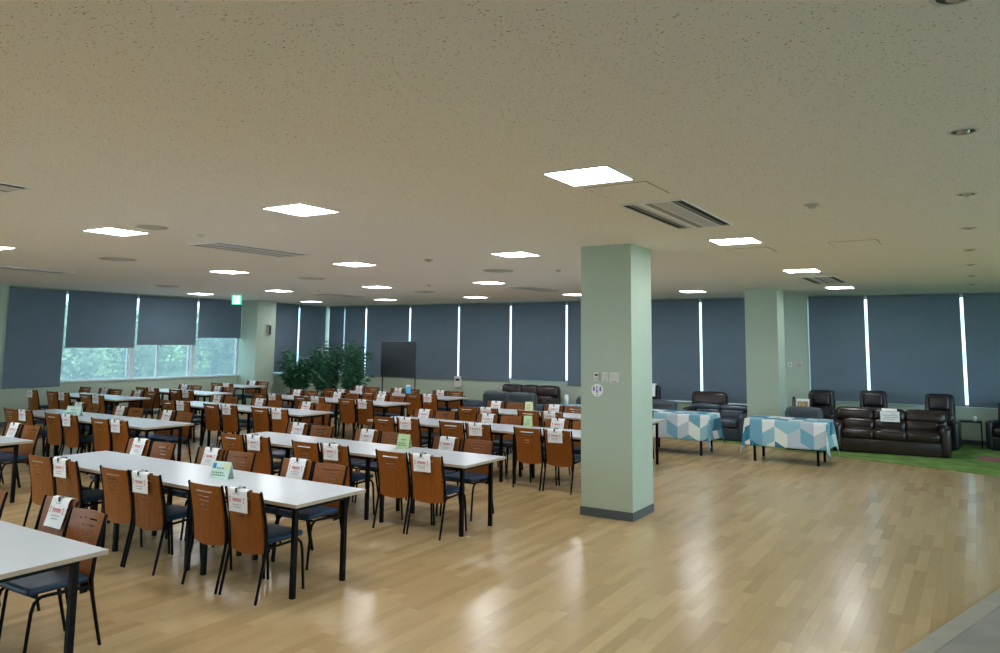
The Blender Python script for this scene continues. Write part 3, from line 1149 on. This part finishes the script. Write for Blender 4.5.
table = table_proto(DEP)
register(table)
t_used = False
for b, rows in ROWS.items():
    for ri, (y0, xr, xs, xn, nmod) in enumerate(rows):
        rown = ORD[ri if b != 'D' else 2] + ' row of ' + BLK[b]
        for k in range(nmod):
            cx = xr - TW * (k + 0.5)
            cy = y0 + DEP / 2
            if cx - TW / 2 > XL + 0.05 and any(in_view((cx + sx * TW / 2, cy, z), 30) for sx in (-1, 0, 1) for z in (0.0, 0.8)):
                t = copy_tree(table) if t_used else table
                t_used = True
                t.location = (cx, cy, 0.0005)
                tag(t, 'white-topped black-legged dining table, %s from pillar end, %s' % (ORD[k], rown), 'table', 'white dining tables')
            # camera side pair, facing the back windows; far side pair, facing the viewer
            for side in (0, 1):
                for q in (0, 1):
                    x = (xn if side else xs) - 1.335 * k + (0.238, -0.238)[q] + rj.uniform(-0.005, 0.005)
                    y = (y0 + DEP + 0.10 if side else y0 + 0.14) + rj.uniform(-0.01, 0.01)
                    if not in_view((x, y + (0.2 if side else -0.2), 0.6), 30):
                        continue
                    if b == 'A' and ri == 0 and side:
                        x += 0.11 if q == 0 else 0.03
                        y -= 0.11 if q == 0 else 0.0
                    if x < XL + 0.35:
                        continue
                    who = 'facing the viewer' if side else 'facing the back windows'
                    c = put_chair(x, y, math.pi * side + rj.uniform(-0.018, 0.018),
                                  'brown-backed chair %s, %s from pillar end, %s' % (who, ORD[k * 2 + q], rown))
                    if q == side:
                        put_notice(c, 'notice on chair %s, %s from pillar end, %s' % (who, ORD[k * 2 + q], rown))


# small stand-up cards on the tables
def table_card(x, y, rz, w_, h, m, inkm, label, rich=False):
    root = empty('table_card', (x, y, TH + 0.0012), rz)
    tag(root, label, 'table card', 'stand-up table cards')
    a = 0.30
    for s in (-1, 1):
        vs = [(-w_ / 2, s * 0.045, 0.0), (w_ / 2, s * 0.045, 0.0), (w_ / 2, s * 0.002, h), (-w_ / 2, s * 0.002, h)]
        vs += [(p[0], p[1] - s * 0.0025, p[2]) for p in vs]
        MB().add(vs, [(0, 1, 2, 3), (7, 6, 5, 4), (0, 4, 5, 1), (1, 5, 6, 2), (2, 6, 7, 3), (3, 7, 4, 0)]).build('card_face', m, root)

    def st(mb, x0, x1, z0, z1):
        def P(x, z):
            return (x * w_, -0.0455 + (0.043 * z) - 0.0012, z * h)
        mb.quad(P(x0, z0), P(x1, z0), P(x1, z1), P(x0, z1))
    tx = MB()
    for z, lo, hi in ((0.36, -0.42, 0.25), (0.22, -0.4, 0.3), (0.62, -0.2, 0.2)):
        x_ = lo
        while x_ < hi:
            l = 0.05 + 0.05 * rj.random()
            st(tx, x_, x_ + l, z - 0.035, z + 0.035)
            x_ += l + 0.03
    tx.build('text_print', inkm, root)
    if rich:
        bl = MB()
        st(bl, -0.42, -0.24, 0.58, 0.88)
        bl.build('logo_print', 'blueprint', root)
        yl = MB()
        st(yl, 0.18, 0.46, 0.55, 0.92)
        yl.build('picture_print', 'card_yellow', root)


table_card(-6.05, 4.78, 0.12, 0.23, 0.155, 'card_mint', 'inkg', 'mint tent card with blue logo on the second table row', True)
table_card(-5.98, 7.38, 0.1, 0.17, 0.165, 'card_green', 'inkg', 'pale green tent card on the third table row of pillar block')
table_card(-5.93, 10.33, 0.3, 0.13, 0.17, 'card_green', 'ink', 'small pale green card on the fourth table row by the pillar')
table_card(-7.30, 12.75, 0.2, 0.15, 0.17, 'card_yellow', 'ink', 'pale yellow card on the fifth table row of pillar block')
table_card(-12.8, 7.1, 0.25, 0.30, 0.16, 'card_mint', 'inkg', 'wide mint card on the second table row of middle block', False)


# ------------------------------------------------------------------ tables under the printed cloths
def side_table(x, y, l, dep, label, seed):
    root = empty('folding_table', (x, y, 0.0005))
    tag(root, label, 'table', 'cloth-covered tables')
    h = 0.735
    MB().box((-l / 2, -dep / 2, h - 0.025), (l / 2, dep / 2, h)).build('table_top', 'top', root)
    for ix in (-1, 1):
        for iy in (-1, 1):
            cx, cy = ix * (l / 2 - 0.14), iy * (dep / 2 - 0.06)
            MB().box((cx - 0.02, cy - 0.02, 0), (cx + 0.02, cy + 0.02, h - 0.0255)).build('leg', 'black', root)
    ap = MB()
    for iy in (-1, 1):
        cy = iy * (dep / 2 - 0.06)
        ap.box((-l / 2 + 0.162, cy - 0.012, h - 0.08), (l / 2 - 0.162, cy + 0.012, h - 0.0255))
    ap.build('apron_frame', 'black', root)


def cloth(x, y, l, dep, drop, label, seed, rz=0.0):
    h = 0.735 + 0.004
    hx, hy = l / 2 + 0.006, dep / 2 + 0.006
    r = random.Random(seed)
    ph = [r.random() * 6 for _ in range(4)]
    nx, ny = 84, 56
    vs, uvs, fs = [], [], []
    ex_, ey_ = hx + drop, hy + drop
    for j in range(ny + 1):
        for i in range(nx + 1):
            s = -ex_ + 2 * ex_ * i / nx
            t = -ey_ + 2 * ey_ * j / ny
            dx, dy = max(0, abs(s) - hx), max(0, abs(t) - hy)
            sx, sy = (1 if s > 0 else -1), (1 if t > 0 else -1)
            px_, py_ = max(-hx, min(hx, s)), max(-hy, min(hy, t))
            if dx == 0 and dy == 0:
                p = (px_, py_, h)
            else:
                q = math.hypot(dx, dy)
                a = math.atan2(dy, dx)
                if dx and dy:
                    # corner: the spare cloth hangs as a fold pushed outward
                    f = 0.05 + 0.17 * math.sin(2 * a) ** 2
                    ox, oy = math.cos(a), math.sin(a)
                    out = q * f * 0.75
                    p = (px_ + sx * (ox * out + 0.003), py_ + sy * (oy * out + 0.003), h - q * math.sqrt(1 - (f * 0.75) ** 2) * 0.98)
                elif dy:
                    wv = 0.004 + 0.05 * dy + 0.018 * dy / drop * math.sin(s * 6 + ph[0])
                    p = (px_, py_ + sy * (0.004 + max(0, wv)), h - dy)
                else:
                    wv = 0.004 + 0.05 * dx + 0.018 * dx / drop * math.sin(t * 7 + ph[1])
                    p = (px_ + sx * (0.004 + max(0, wv)), py_, h - dx)
            vs.append(p)
            uvs.append((s + 20 + seed * 0.37, t + 20))
    for j in range(ny):
        for i in range(nx):
            k = j * (nx + 1) + i
            fs.append((k, k + 1, k + nx + 2, k + nx + 1))
    me = MB().add(vs, fs, True).mesh('tablecloth', 'clothprint')
    uvl = me.uv_layers.new(name='UVMap')
    for lp_ in me.loops:
        uvl.data[lp_.index].uv = uvs[lp_.vertex_index]
    o = link('tablecloth', me, None, (x, y, 0.0005))
    md = o.modifiers.new('thick', 'SOLIDIFY')
    md.thickness = 0.002
    md.offset = 1
    tag(o, label, 'tablecloth', 'blue geometric tablecloths')


for x, y, l, dep, t1, t2, sd in ((-2.91, 14.48, 1.34, 0.78, 'black-legged table under the blue printed cloth near the brown sofa', 'blue and white geometric cloth on the table near the brown sofa', 1),
                                 (-4.95, 14.50, 1.34, 0.78, 'black-legged table under the blue printed cloth behind the free-standing pillar', 'blue and white geometric cloth partly hidden by the free-standing pillar', 2),
                                 (-7.0, 14.55, 1.34, 0.78, 'black-legged table under a cloth behind the pillar block chairs', 'pale blue geometric cloth seen behind the pillar block chairs', 3)):
    side_table(x, y, l, dep, t1, sd)
    cloth(x, y, l, dep, 0.46, t2, sd)

# ------------------------------------------------------------------ carpet
cp = MB().prism([(-6.9, 16.45), (-4.7, 16.36), (-3.5, 16.02), (-2.4, 15.66), (-1.55, 15.36), (-0.6, 15.08), (0.25, 14.76), (3.0, 13.7), (5.9, 13.7), (5.9, 19.17), (-6.9, 19.17)], 0.0005, 0.009).build('carpet', 'carpet')
tag(cp, 'bright green carpet under the sofas along the back windows', 'carpet')
pk = MB().prism([(-0.08, 16.6), (2.3, 16.8), (2.25, 17.5), (-0.05, 17.15)], 0.0095, 0.015).build('rug', 'rug')
tag(pk, 'dusty pink rug piece lying on the green carpet', 'rug')


# ------------------------------------------------------------------ sofas and armchairs (built facing -Y)
def sofa(x, y, rz, w_, n, m, label, h=0.78, dep=0.86, group=None, name='sofa', cat='sofa', z=0.0095, arm=0.17, armh=0.55):
    root = empty(name, (x, y, z), rz)
    tag(root, label, cat, group)
    rounded('base', (-w_ / 2 + 0.01, -dep / 2 + 0.03, 0.0), (w_ / 2 - 0.01, dep / 2 - 0.02, 0.27), 0.03, m, root, seg=2)
    for s in (-1, 1):
        x0, x1 = sorted((s * w_ / 2, s * (w_ / 2 - arm)))
        rounded('arm', (x0, -dep / 2, 0.02), (x1, dep / 2 - 0.10, armh), 0.07, m, root, bulge=0.012)
    iw = (w_ - 2 * arm) / n
    for k in range(n):
        a = -w_ / 2 + arm + k * iw
        rounded('seat_cushion', (a + 0.004, -dep / 2 - 0.015, 0.272), (a + iw - 0.004, dep / 2 - 0.25, 0.435), 0.055, m, root, bulge=0.02)
        rounded('lumbar_cushion', (a + 0.004, dep / 2 - 0.30, 0.40), (a + iw - 0.004, dep / 2 - 0.12, 0.60), 0.06, m, root, bulge=0.02, lean=0.15)
        rounded('head_cushion', (a - (arm * 0.75 if k == 0 else -0.004), dep / 2 - 0.25, 0.575), (a + iw + (arm * 0.75 if k == n - 1 else -0.004), dep / 2 - 0.02, h), 0.075, m, root, bulge=0.02, lean=0.15)
    rounded('back_panel', (-w_ / 2 + 0.02, dep / 2 - 0.14, 0.05), (w_ / 2 - 0.02, dep / 2, h - 0.06), 0.04, m, root, seg=2)
    return root


def recliner(x, y, rz, m, label, h=1.06, w_=0.72, group='high-backed recliners', back_w=0.52):
    root = empty('recliner_armchair', (x, y, 0.0095), rz)
    tag(root, label, 'armchair', group)
    rounded('base', (-w_ / 2 + 0.06, -0.34, 0.0), (w_ / 2 - 0.06, 0.34, 0.28), 0.03, m, root, seg=2)
    for s in (-1, 1):
        x0, x1 = sorted((s * w_ / 2, s * (w_ / 2 - 0.13)))
        rounded('arm', (x0, -0.36, 0.02), (x1, 0.30, 0.58), 0.055, m, root, bulge=0.01)
    rounded('seat_cushion', (-w_ / 2 + 0.14, -0.38, 0.285), (w_ / 2 - 0.14, 0.2, 0.45), 0.06, m, root, bulge=0.02)
    b = rounded('backrest', (-back_w / 2, 0.12, 0.40), (back_w / 2, 0.30, h), 0.07, m, root, bulge=0.015, lean=0.16)
    rounded('head_pillow', (-back_w / 2 + 0.08, 0.055, h - 0.30), (back_w / 2 - 0.08, 0.14, h - 0.03), 0.05, m, b, bulge=0.015, lean=0.16)
    for s in (-1, 1):
        x0, x1 = sorted((s * back_w / 2, s * (back_w / 2 - 0.075)))
        rounded('side_wing', (x0, 0.05, h - 0.42), (x1, 0.135, h - 0.05), 0.035, m, b, lean=0.16)
    return root


br = sofa(-1.50, 16.84, 0.085, 2.02, 3, 'brown_leather', 'dark brown leather three-seat sofa with a paper notice on its back', h=0.80)
# notice on the sofa: two sheets
ns_ = empty('sofa_notice', (-1.50, 16.97, 0.585), 0.085)
tag(ns_, 'white printed sheet lying against the middle of brown leather sofa', 'notice')
mb = MB()
for k, (x0, x1, z0, z1, y0, y1) in enumerate(((-0.17, 0.17, 0.0, 0.20, -0.075, -0.045),)):
    mb.add([(x0, y0, z0), (x1, y0, z0), (x1, y1, z1), (x0, y1, z1), (x0, y0 + 0.004, z0), (x1, y0 + 0.004, z0), (x1, y1 + 0.004, z1), (x0, y1 + 0.004, z1)],
           [(0, 1, 2, 3), (7, 6, 5, 4), (0, 4, 5, 1), (1, 5, 6, 2), (2, 6, 7, 3), (3, 7, 4, 0)])
mb.build('paper', 'paper', ns_)
MB().add([(-0.14, -0.045, 0.205), (0.13, -0.045, 0.205), (0.13, 0.05, 0.245), (-0.14, 0.05, 0.245), (-0.14, -0.045, 0.209), (0.13, -0.045, 0.209), (0.13, 0.05, 0.249), (-0.14, 0.05, 0.249)],
         [(3, 2, 1, 0), (4, 5, 6, 7), (0, 1, 5, 4), (1, 2, 6, 5), (2, 3, 7, 6), (3, 0, 4, 7)]).build('top_flap', 'paper', ns_)
tx = MB()
for z, a, b in ((0.155, 0.02, 0.10), (0.12, -0.12, 0.12), (0.085, -0.10, 0.13), (0.05, -0.13, 0.05)):
    x_ = a
    while x_ < b:
        l = 0.015 + 0.02 * rj.random()
        y_ = -0.075 + 0.03 * z / 0.2 - 0.002
        tx.quad((x_, y_, z - 0.005), (x_ + l, y_, z - 0.005), (x_ + l, y_ + 0.0015, z + 0.005), (x_, y_ + 0.0015, z + 0.005))
        x_ += l + 0.008
tx.build('text_print', 'ink', ns_)

sofa(-4.93, 17.05, 0.0, 1.42, 2, 'navy_leather', 'dark navy leather sofa between the cloth tables and the far pillar', h=0.70, dep=0.86)
sofa(-9.72, 16.35, math.pi, 1.52, 2, 'slate_leather', 'slate grey sofa turned away, in front of the long dark brown sofa', h=0.84, z=0.0005)
sofa(-6.95, 16.95, math.pi, 2.5, 3, 'slate_leather', 'long slate grey sofa turned away, half hidden by the free-standing pillar', h=0.78, z=0.0095)
sofa(-10.7, 18.45, 0.0, 1.86, 3, 'brown_leather', 'dark brown sofa below the back blinds, behind the slate sofa', h=0.86, z=0.0005)
sofa(-11.62, 16.75, math.pi / 2, 0.9, 1, 'navy_leather', 'low navy armchair beside the slate sofa turned away', h=0.60, z=0.0005, name='armchair', cat='armchair', armh=0.5)
sofa(-2.935, 16.33, math.pi, 0.74, 1, 'slate_leather', 'slate grey armchair turned away behind the cloth table and pillar', h=0.83, name='armchair', cat='armchair', dep=0.74)
sofa(-5.55, 18.2, 0.0, 0.90, 1, 'brown_leather', 'wide dark brown armchair below the back blinds', h=0.90, name='armchair', cat='armchair')
recliner(-2.97, 18.1, 0.0, 'black_leather', 'black high-backed recliner beside the magazine rack', h=1.05)
recliner(-1.92, 18.15, 0.05, 'black_leather', 'dark high-backed recliner behind the middle of brown sofa', h=1.08)
recliner(-0.70, 18.1, -0.05, 'black_leather', 'dark high-backed recliner behind the arm of brown sofa, beside the small table', h=1.07)
recliner(0.64, 18.55, -0.3, 'black_leather', 'bulky black massage chair with white pad at the picture edge', h=0.98, w_=0.95, back_w=0.72, group='recliners')
recliner(-7.05, 18.35, 0.2, 'black_leather', 'black recliner with white towel half hidden by the free-standing pillar', h=1.0, group='recliners')
pr = [(0.015, 0.74), (0.05, 0.97), (0.12, 1.035), (0.40, 1.04), (0.445, 1.0), (0.43, 0.74)]
mb = MB()
tv = [(x, y, z) for (y, z) in pr for x in (-0.17, 0.17)] + [(x, y + (0.006 if y < 0.2 else -0.006), z - 0.005) for (y, z) in pr for x in (-0.17, 0.17)]
tf = [(2 * k, 2 * k + 1, 2 * k + 3, 2 * k + 2) for k in range(5)]
mb.add(tv, tf + [tuple(i + 12 for i in reversed(f)) for f in tf], True)
tw = mb.build('towel', 'paper', None, (-7.05, 18.35, 0.0095))
tw.rotation_euler = (0, 0, 0.2)
tag(tw, 'white towel over the back of black recliner by the pillar', 'towel')
pad = rounded('pad', (-0.18, -0.34, 0.495), (0.2, 0.0, 0.57), 0.04, 'paper', None, bulge=0.015)
pad.name = 'seat_pad'
pad.location = (0.64, 18.55, 0.0095)
pad.rotation_euler = (0, 0, -0.3)
tag(pad, 'white pad on the seat of bulky black massage chair', 'pad')

# small black side table with a cup
st_ = empty('side_table', (-0.16, 18.72, 0.0095))
tag(st_, 'small black square side table beside the recliner', 'side table')
MB().box((-0.2, -0.2, 0.51), (0.2, 0.2, 0.535)).build('table_top', 'black', st_)
for ix in (-1, 1):
    for iy in (-1, 1):
        MB().box((ix * 0.185 - 0.012, iy * 0.185 - 0.012, 0), (ix * 0.185 + 0.012, iy * 0.185 + 0.012, 0.5095)).build('leg', 'black', st_)
cupm = MB().lathe([(0.0, 0.0), (0.026, 0.0), (0.036, 0.10), (0.034, 0.10), (0.025, 0.006), (0, 0.006)], 18).build('paper_cup', 'cup', None, (-0.08, 18.62, 0.5455))
tag(cupm, 'white paper cup standing on the small black side table', 'cup')
cupm = MB().lathe([(0.0, 0.0), (0.04, 0.0), (0.042, 0.20), (0.03, 0.23), (0, 0.23)], 18).build('paper_roll', 'cup', None, (-7.35, 14.42, 0.7425))
tag(cupm, 'white upright paper roll on the pale blue cloth table', 'paper roll')

# magazine rack by the far pillar
mg = empty('magazine_rack', (-3.22, 17.55, 0.0095))
tag(mg, 'black tube rack holding a colourful magazine beside the far pillar', 'rack')
for s in (-1, 1):
    MB().tube([(s * 0.19, -0.12, 0), (s * 0.19, -0.1, 0.86), (s * 0.19, -0.05, 0.93), (s * 0.19, 0.05, 0.93), (s * 0.19, 0.1, 0.86), (s * 0.19, 0.12, 0)], 0.012, 8).build('side_frame', 'black', mg)
MB().box((-0.18, -0.1, 0.60), (0.18, 0.1, 0.62)).build('shelf', 'black', mg)
MB().box((-0.18, -0.1, 0.25), (0.18, 0.1, 0.27)).build('shelf', 'black', mg)
mz = MB().add([(-0.13, -0.08, 0.0), (0.13, -0.08, 0.0), (0.13, 0.0, 0.28), (-0.13, 0.0, 0.28), (-0.13, -0.07, 0.0), (0.13, -0.07, 0.0), (0.13, 0.01, 0.28), (-0.13, 0.01, 0.28)],
              [(0, 1, 2, 3), (7, 6, 5, 4), (0, 4, 5, 1), (1, 5, 6, 2), (2, 6, 7, 3), (3, 7, 4, 0)])
mzo = mz.build('magazine', 'paper', None, (-3.22, 17.55, 0.631))
tag(mzo, 'colourful magazine leaning on the black rack beside the far pillar', 'magazine')
MB().quad((-0.11, -0.0765, 0.03), (0.11, -0.0765, 0.03), (0.11, -0.0195, 0.23), (-0.11, -0.0195, 0.23)).build('cover_print', 'photo', mzo)

# board on a stand
bd = empty('display_board', (-14.07, 17.0, 0.0005))
tag(bd, 'dark charcoal mobile board on legs beside the potted plants', 'board')
rounded('board_panel', (-0.635, -0.02, 1.03), (0.635, 0.02, 2.06), 0.03, 'board', bd, seg=2)
for s in (-1, 1):
    MB().tube([(s * 0.60, 0.035, 0.0), (s * 0.60, 0.035, 2.0)], 0.018, 8).build('post', 'dark_plastic', bd)
    MB().tube([(s * 0.60, -0.28, 0.03), (s * 0.60, 0.32, 0.03)], 0.02, 8).build('foot', 'dark_plastic', bd)
MB().tube([(-0.6, 0.035, 0.45), (0.6, 0.035, 0.45)], 0.014, 8).build('crossbar', 'dark_plastic', bd)

# blue carton on the far table of the middle block
bc = empty('drink_carton', (-11.9, 14.8, TH + 0.0015), 0.3)
tag(bc, 'bright blue carton standing on the last middle block table', 'carton')
MB().box((-0.05, -0.05, 0), (0.05, 0.05, 0.19)).build('carton_body', 'cyan', bc)
MB().add([(-0.05, -0.05, 0.1902), (0.05, -0.05, 0.1902), (0.05, 0.05, 0.1902), (-0.05, 0.05, 0.1902), (-0.05, 0, 0.235), (0.05, 0, 0.235)],
         [(0, 1, 5, 4), (2, 3, 4, 5), (3, 0, 4), (1, 2, 5)]).build('gable_top', 'cup', bc)


# ------------------------------------------------------------------ potted plants
def plant(x, y, h, spread, seed, label):
    r = random.Random(seed)
    root = empty('potted_plant', (x, y, 0.0005))
    tag(root, label, 'plant', 'potted palms by the corner')
    MB().lathe([(0.0, 0.0), (0.15, 0.0), (0.20, 0.36), (0.215, 0.36), (0.215, 0.39), (0.185, 0.39), (0.18, 0.35), (0.0, 0.35)], 20).build('pot', 'pot', root)
    MB().lathe([(0.0, 0.352), (0.178, 0.352)], 20).build('soil', 'soil', root)
    st, lf = MB(), MB()
    for k in range(22):
        a = r.random() * 6.283
        hh = h * 1.36 * (0.45 + 0.55 * r.random()) - 0.35
        sp = spread * (0.35 + 0.65 * r.random()) * (1.25 - 0.5 * hh / h)
        b0 = Vector((0.08 * math.cos(a), 0.08 * math.sin(a), 0.35))
        pts = []
        for i in range(6):
            t = i / 5
            pts.append(b0 + Vector((math.cos(a) * sp * t ** 1.7, math.sin(a) * sp * t ** 1.7, hh * (t - 0.18 * t ** 3))))
        st.tube(pts, [0.009 - 0.0012 * i for i in range(6)], 5)
        for i in range(30):
            t = 0.25 + 0.75 * i / 29
            q = t * 5
            i0 = min(4, int(q))
            p = pts[i0].lerp(pts[i0 + 1], q - i0)
            d_ = (pts[i0 + 1] - pts[i0]).normalized()
            sd = Vector((-math.sin(a), math.cos(a), 0)) * (1 if i % 2 else -1)
            dr = (sd * (0.7 + 0.3 * r.random()) + d_ * 0.5 + Vector((0, 0, -0.25 - 0.4 * r.random())) + Vector((r.gauss(0, .2), r.gauss(0, .2), 0))).normalized()
            ln = 0.16 + 0.13 * r.random()
            wd = dr.cross(Vector((r.gauss(0, .3), r.gauss(0, .3), 1))).normalized() * (0.022 + 0.014 * r.random())
            m_ = p + dr * ln * 0.45
            e_ = p + dr * ln + Vector((0, 0, -0.05))
            lf.add([p, m_ + wd, e_, m_ - wd], [(0, 1, 2, 3)])
    st.build('stems', 'stem', root)
    tag(lf.build('foliage', 'leaf', root), kind='stuff')


PL_ = [(-18.25, 16.95, 1.55, 0.50, 'leafy potted palm at the wall pillar, first of the row'), (-17.55, 16.6, 1.80, 0.55, 'leafy potted palm, second from the wall pillar'),
       (-16.85, 16.9, 1.72, 0.55, 'leafy potted palm, third from the wall pillar'), (-16.25, 16.5, 1.85, 0.55, 'leafy potted palm, fourth from the wall pillar'),
       (-15.65, 16.8, 1.70, 0.55, 'leafy potted palm, second from the charcoal board'), (-15.20, 16.4, 1.85, 0.50, 'leafy potted palm next to the charcoal board')]
for i, (x, y, h, s, t) in enumerate(PL_):
    plant(x, y, h, s, 40 + i, t)

# ------------------------------------------------------------------ fittings on the pillars and walls
Y1 = 8.49
sw = empty('thermostat', (-3.91, Y1 - 0.001, 1.66))
tag(sw, 'small white sensor box above the round sticker on the pillar', 'sensor')
MB().box((-0.027, -0.025, -0.055), (0.027, 0, 0.045)).build('housing', 'white_plastic', sw)
MB().box((-0.02, -0.028, 0.0), (0.02, -0.0255, 0.025)).build('display', 'dark_plastic', sw)
MB().box((-0.014, -0.03, -0.045), (0.014, -0.0255, -0.02)).build('button', 'grey_plastic', sw)
for k, (x, w_, t) in enumerate(((-3.80, 0.085, 'narrow light switch plate on the pillar'), (-3.685, 0.12, 'wide light switch plate on the pillar'))):
    p = empty('light_switch', (x, Y1 - 0.001, 1.65))
    tag(p, t, 'light switch')
    rounded('plate', (-w_ / 2, -0.014, -0.06), (w_ / 2, 0, 0.06), 0.006, 'white_plastic', p, seg=2)
    MB().box((-w_ / 2 + 0.015, -0.019, -0.035), (w_ / 2 - 0.015, -0.0145, 0.04)).build('rocker', 'wall_off', p)
    MB().box((-w_ / 4, -0.017, -0.05), (w_ / 4, -0.0145, -0.044)).build('indicator', 'dark_plastic', p)
rs = empty('round_sticker', (-3.91, Y1 - 0.001, 1.49))
tag(rs, 'round white sticker with purple drawing below the sensor box', 'sticker')
dm = MB()
n = 32
dm.add([(0.076 * math.cos(2 * math.pi * k / n), yy, 0.076 * math.sin(2 * math.pi * k / n)) for yy in (-0.004, 0) for k in range(n)],
       [tuple(range(n))] + [(k, (k + 1) % n, n + (k + 1) % n, n + k) for k in range(n)])
dm.build('disc', 'paper', rs)
pp = MB()
for x0, x1, z0, z1 in ((-0.055, -0.03, -0.01, 0.045), (-0.012, 0.008, -0.03, 0.05), (0.03, 0.055, -0.01, 0.045), (-0.01, 0.01, -0.06, -0.045)):
    pp.quad((x0, -0.0055, z0), (x1, -0.0055, z0), (x1 - 0.006, -0.0055, z1), (x0 + 0.004, -0.0055, z1))
pp.build('drawing_print', 'purple', rs)
for x, t in ((-3.79, 'small white switch on the wall behind the far pillar'), (-3.58, 'small grey thermostat on the wall behind the far pillar')):
    p = empty('wall_switch', (x, YB - 0.001, 1.60))
    tag(p, t, 'light switch')
    w_ = 0.04 if x < -3.7 else 0.07
    rounded('plate', (-w_, -0.015, -0.05), (w_, 0, 0.05), 0.006, 'white_plastic' if x < -3.7 else 'vent', p, seg=2)
    MB().box((-w_ * 0.6, -0.019, -0.03), (w_ * 0.6, -0.0155, 0.03)).build('rocker', 'grey_plastic', p)
p = empty('wall_box', (-13.48, YB - 0.001, 0.84))
tag(p, 'pale grey junction box on the wall under the back blinds', 'wall box')
rounded('housing', (-0.13, -0.07, -0.17), (0.13, 0, 0.17), 0.015, 'wall_off', p, seg=2)
MB().box((-0.07, -0.073, 0.03), (0.07, -0.0705, 0.10)).build('display', 'dark_plastic', p)
p = empty('wall_speaker', (-18.349, 15.95, 2.35), math.pi / 2)
tag(p, 'small dark speaker on the green wall pillar', 'speaker')
rounded('housing', (-0.06, -0.07, -0.17), (0.06, 0, 0.17), 0.015, 'vent', p, seg=2)
MB().box((-0.045, -0.073, -0.14), (0.045, -0.0705, 0.14)).build('grille', 'dark_plastic', p)
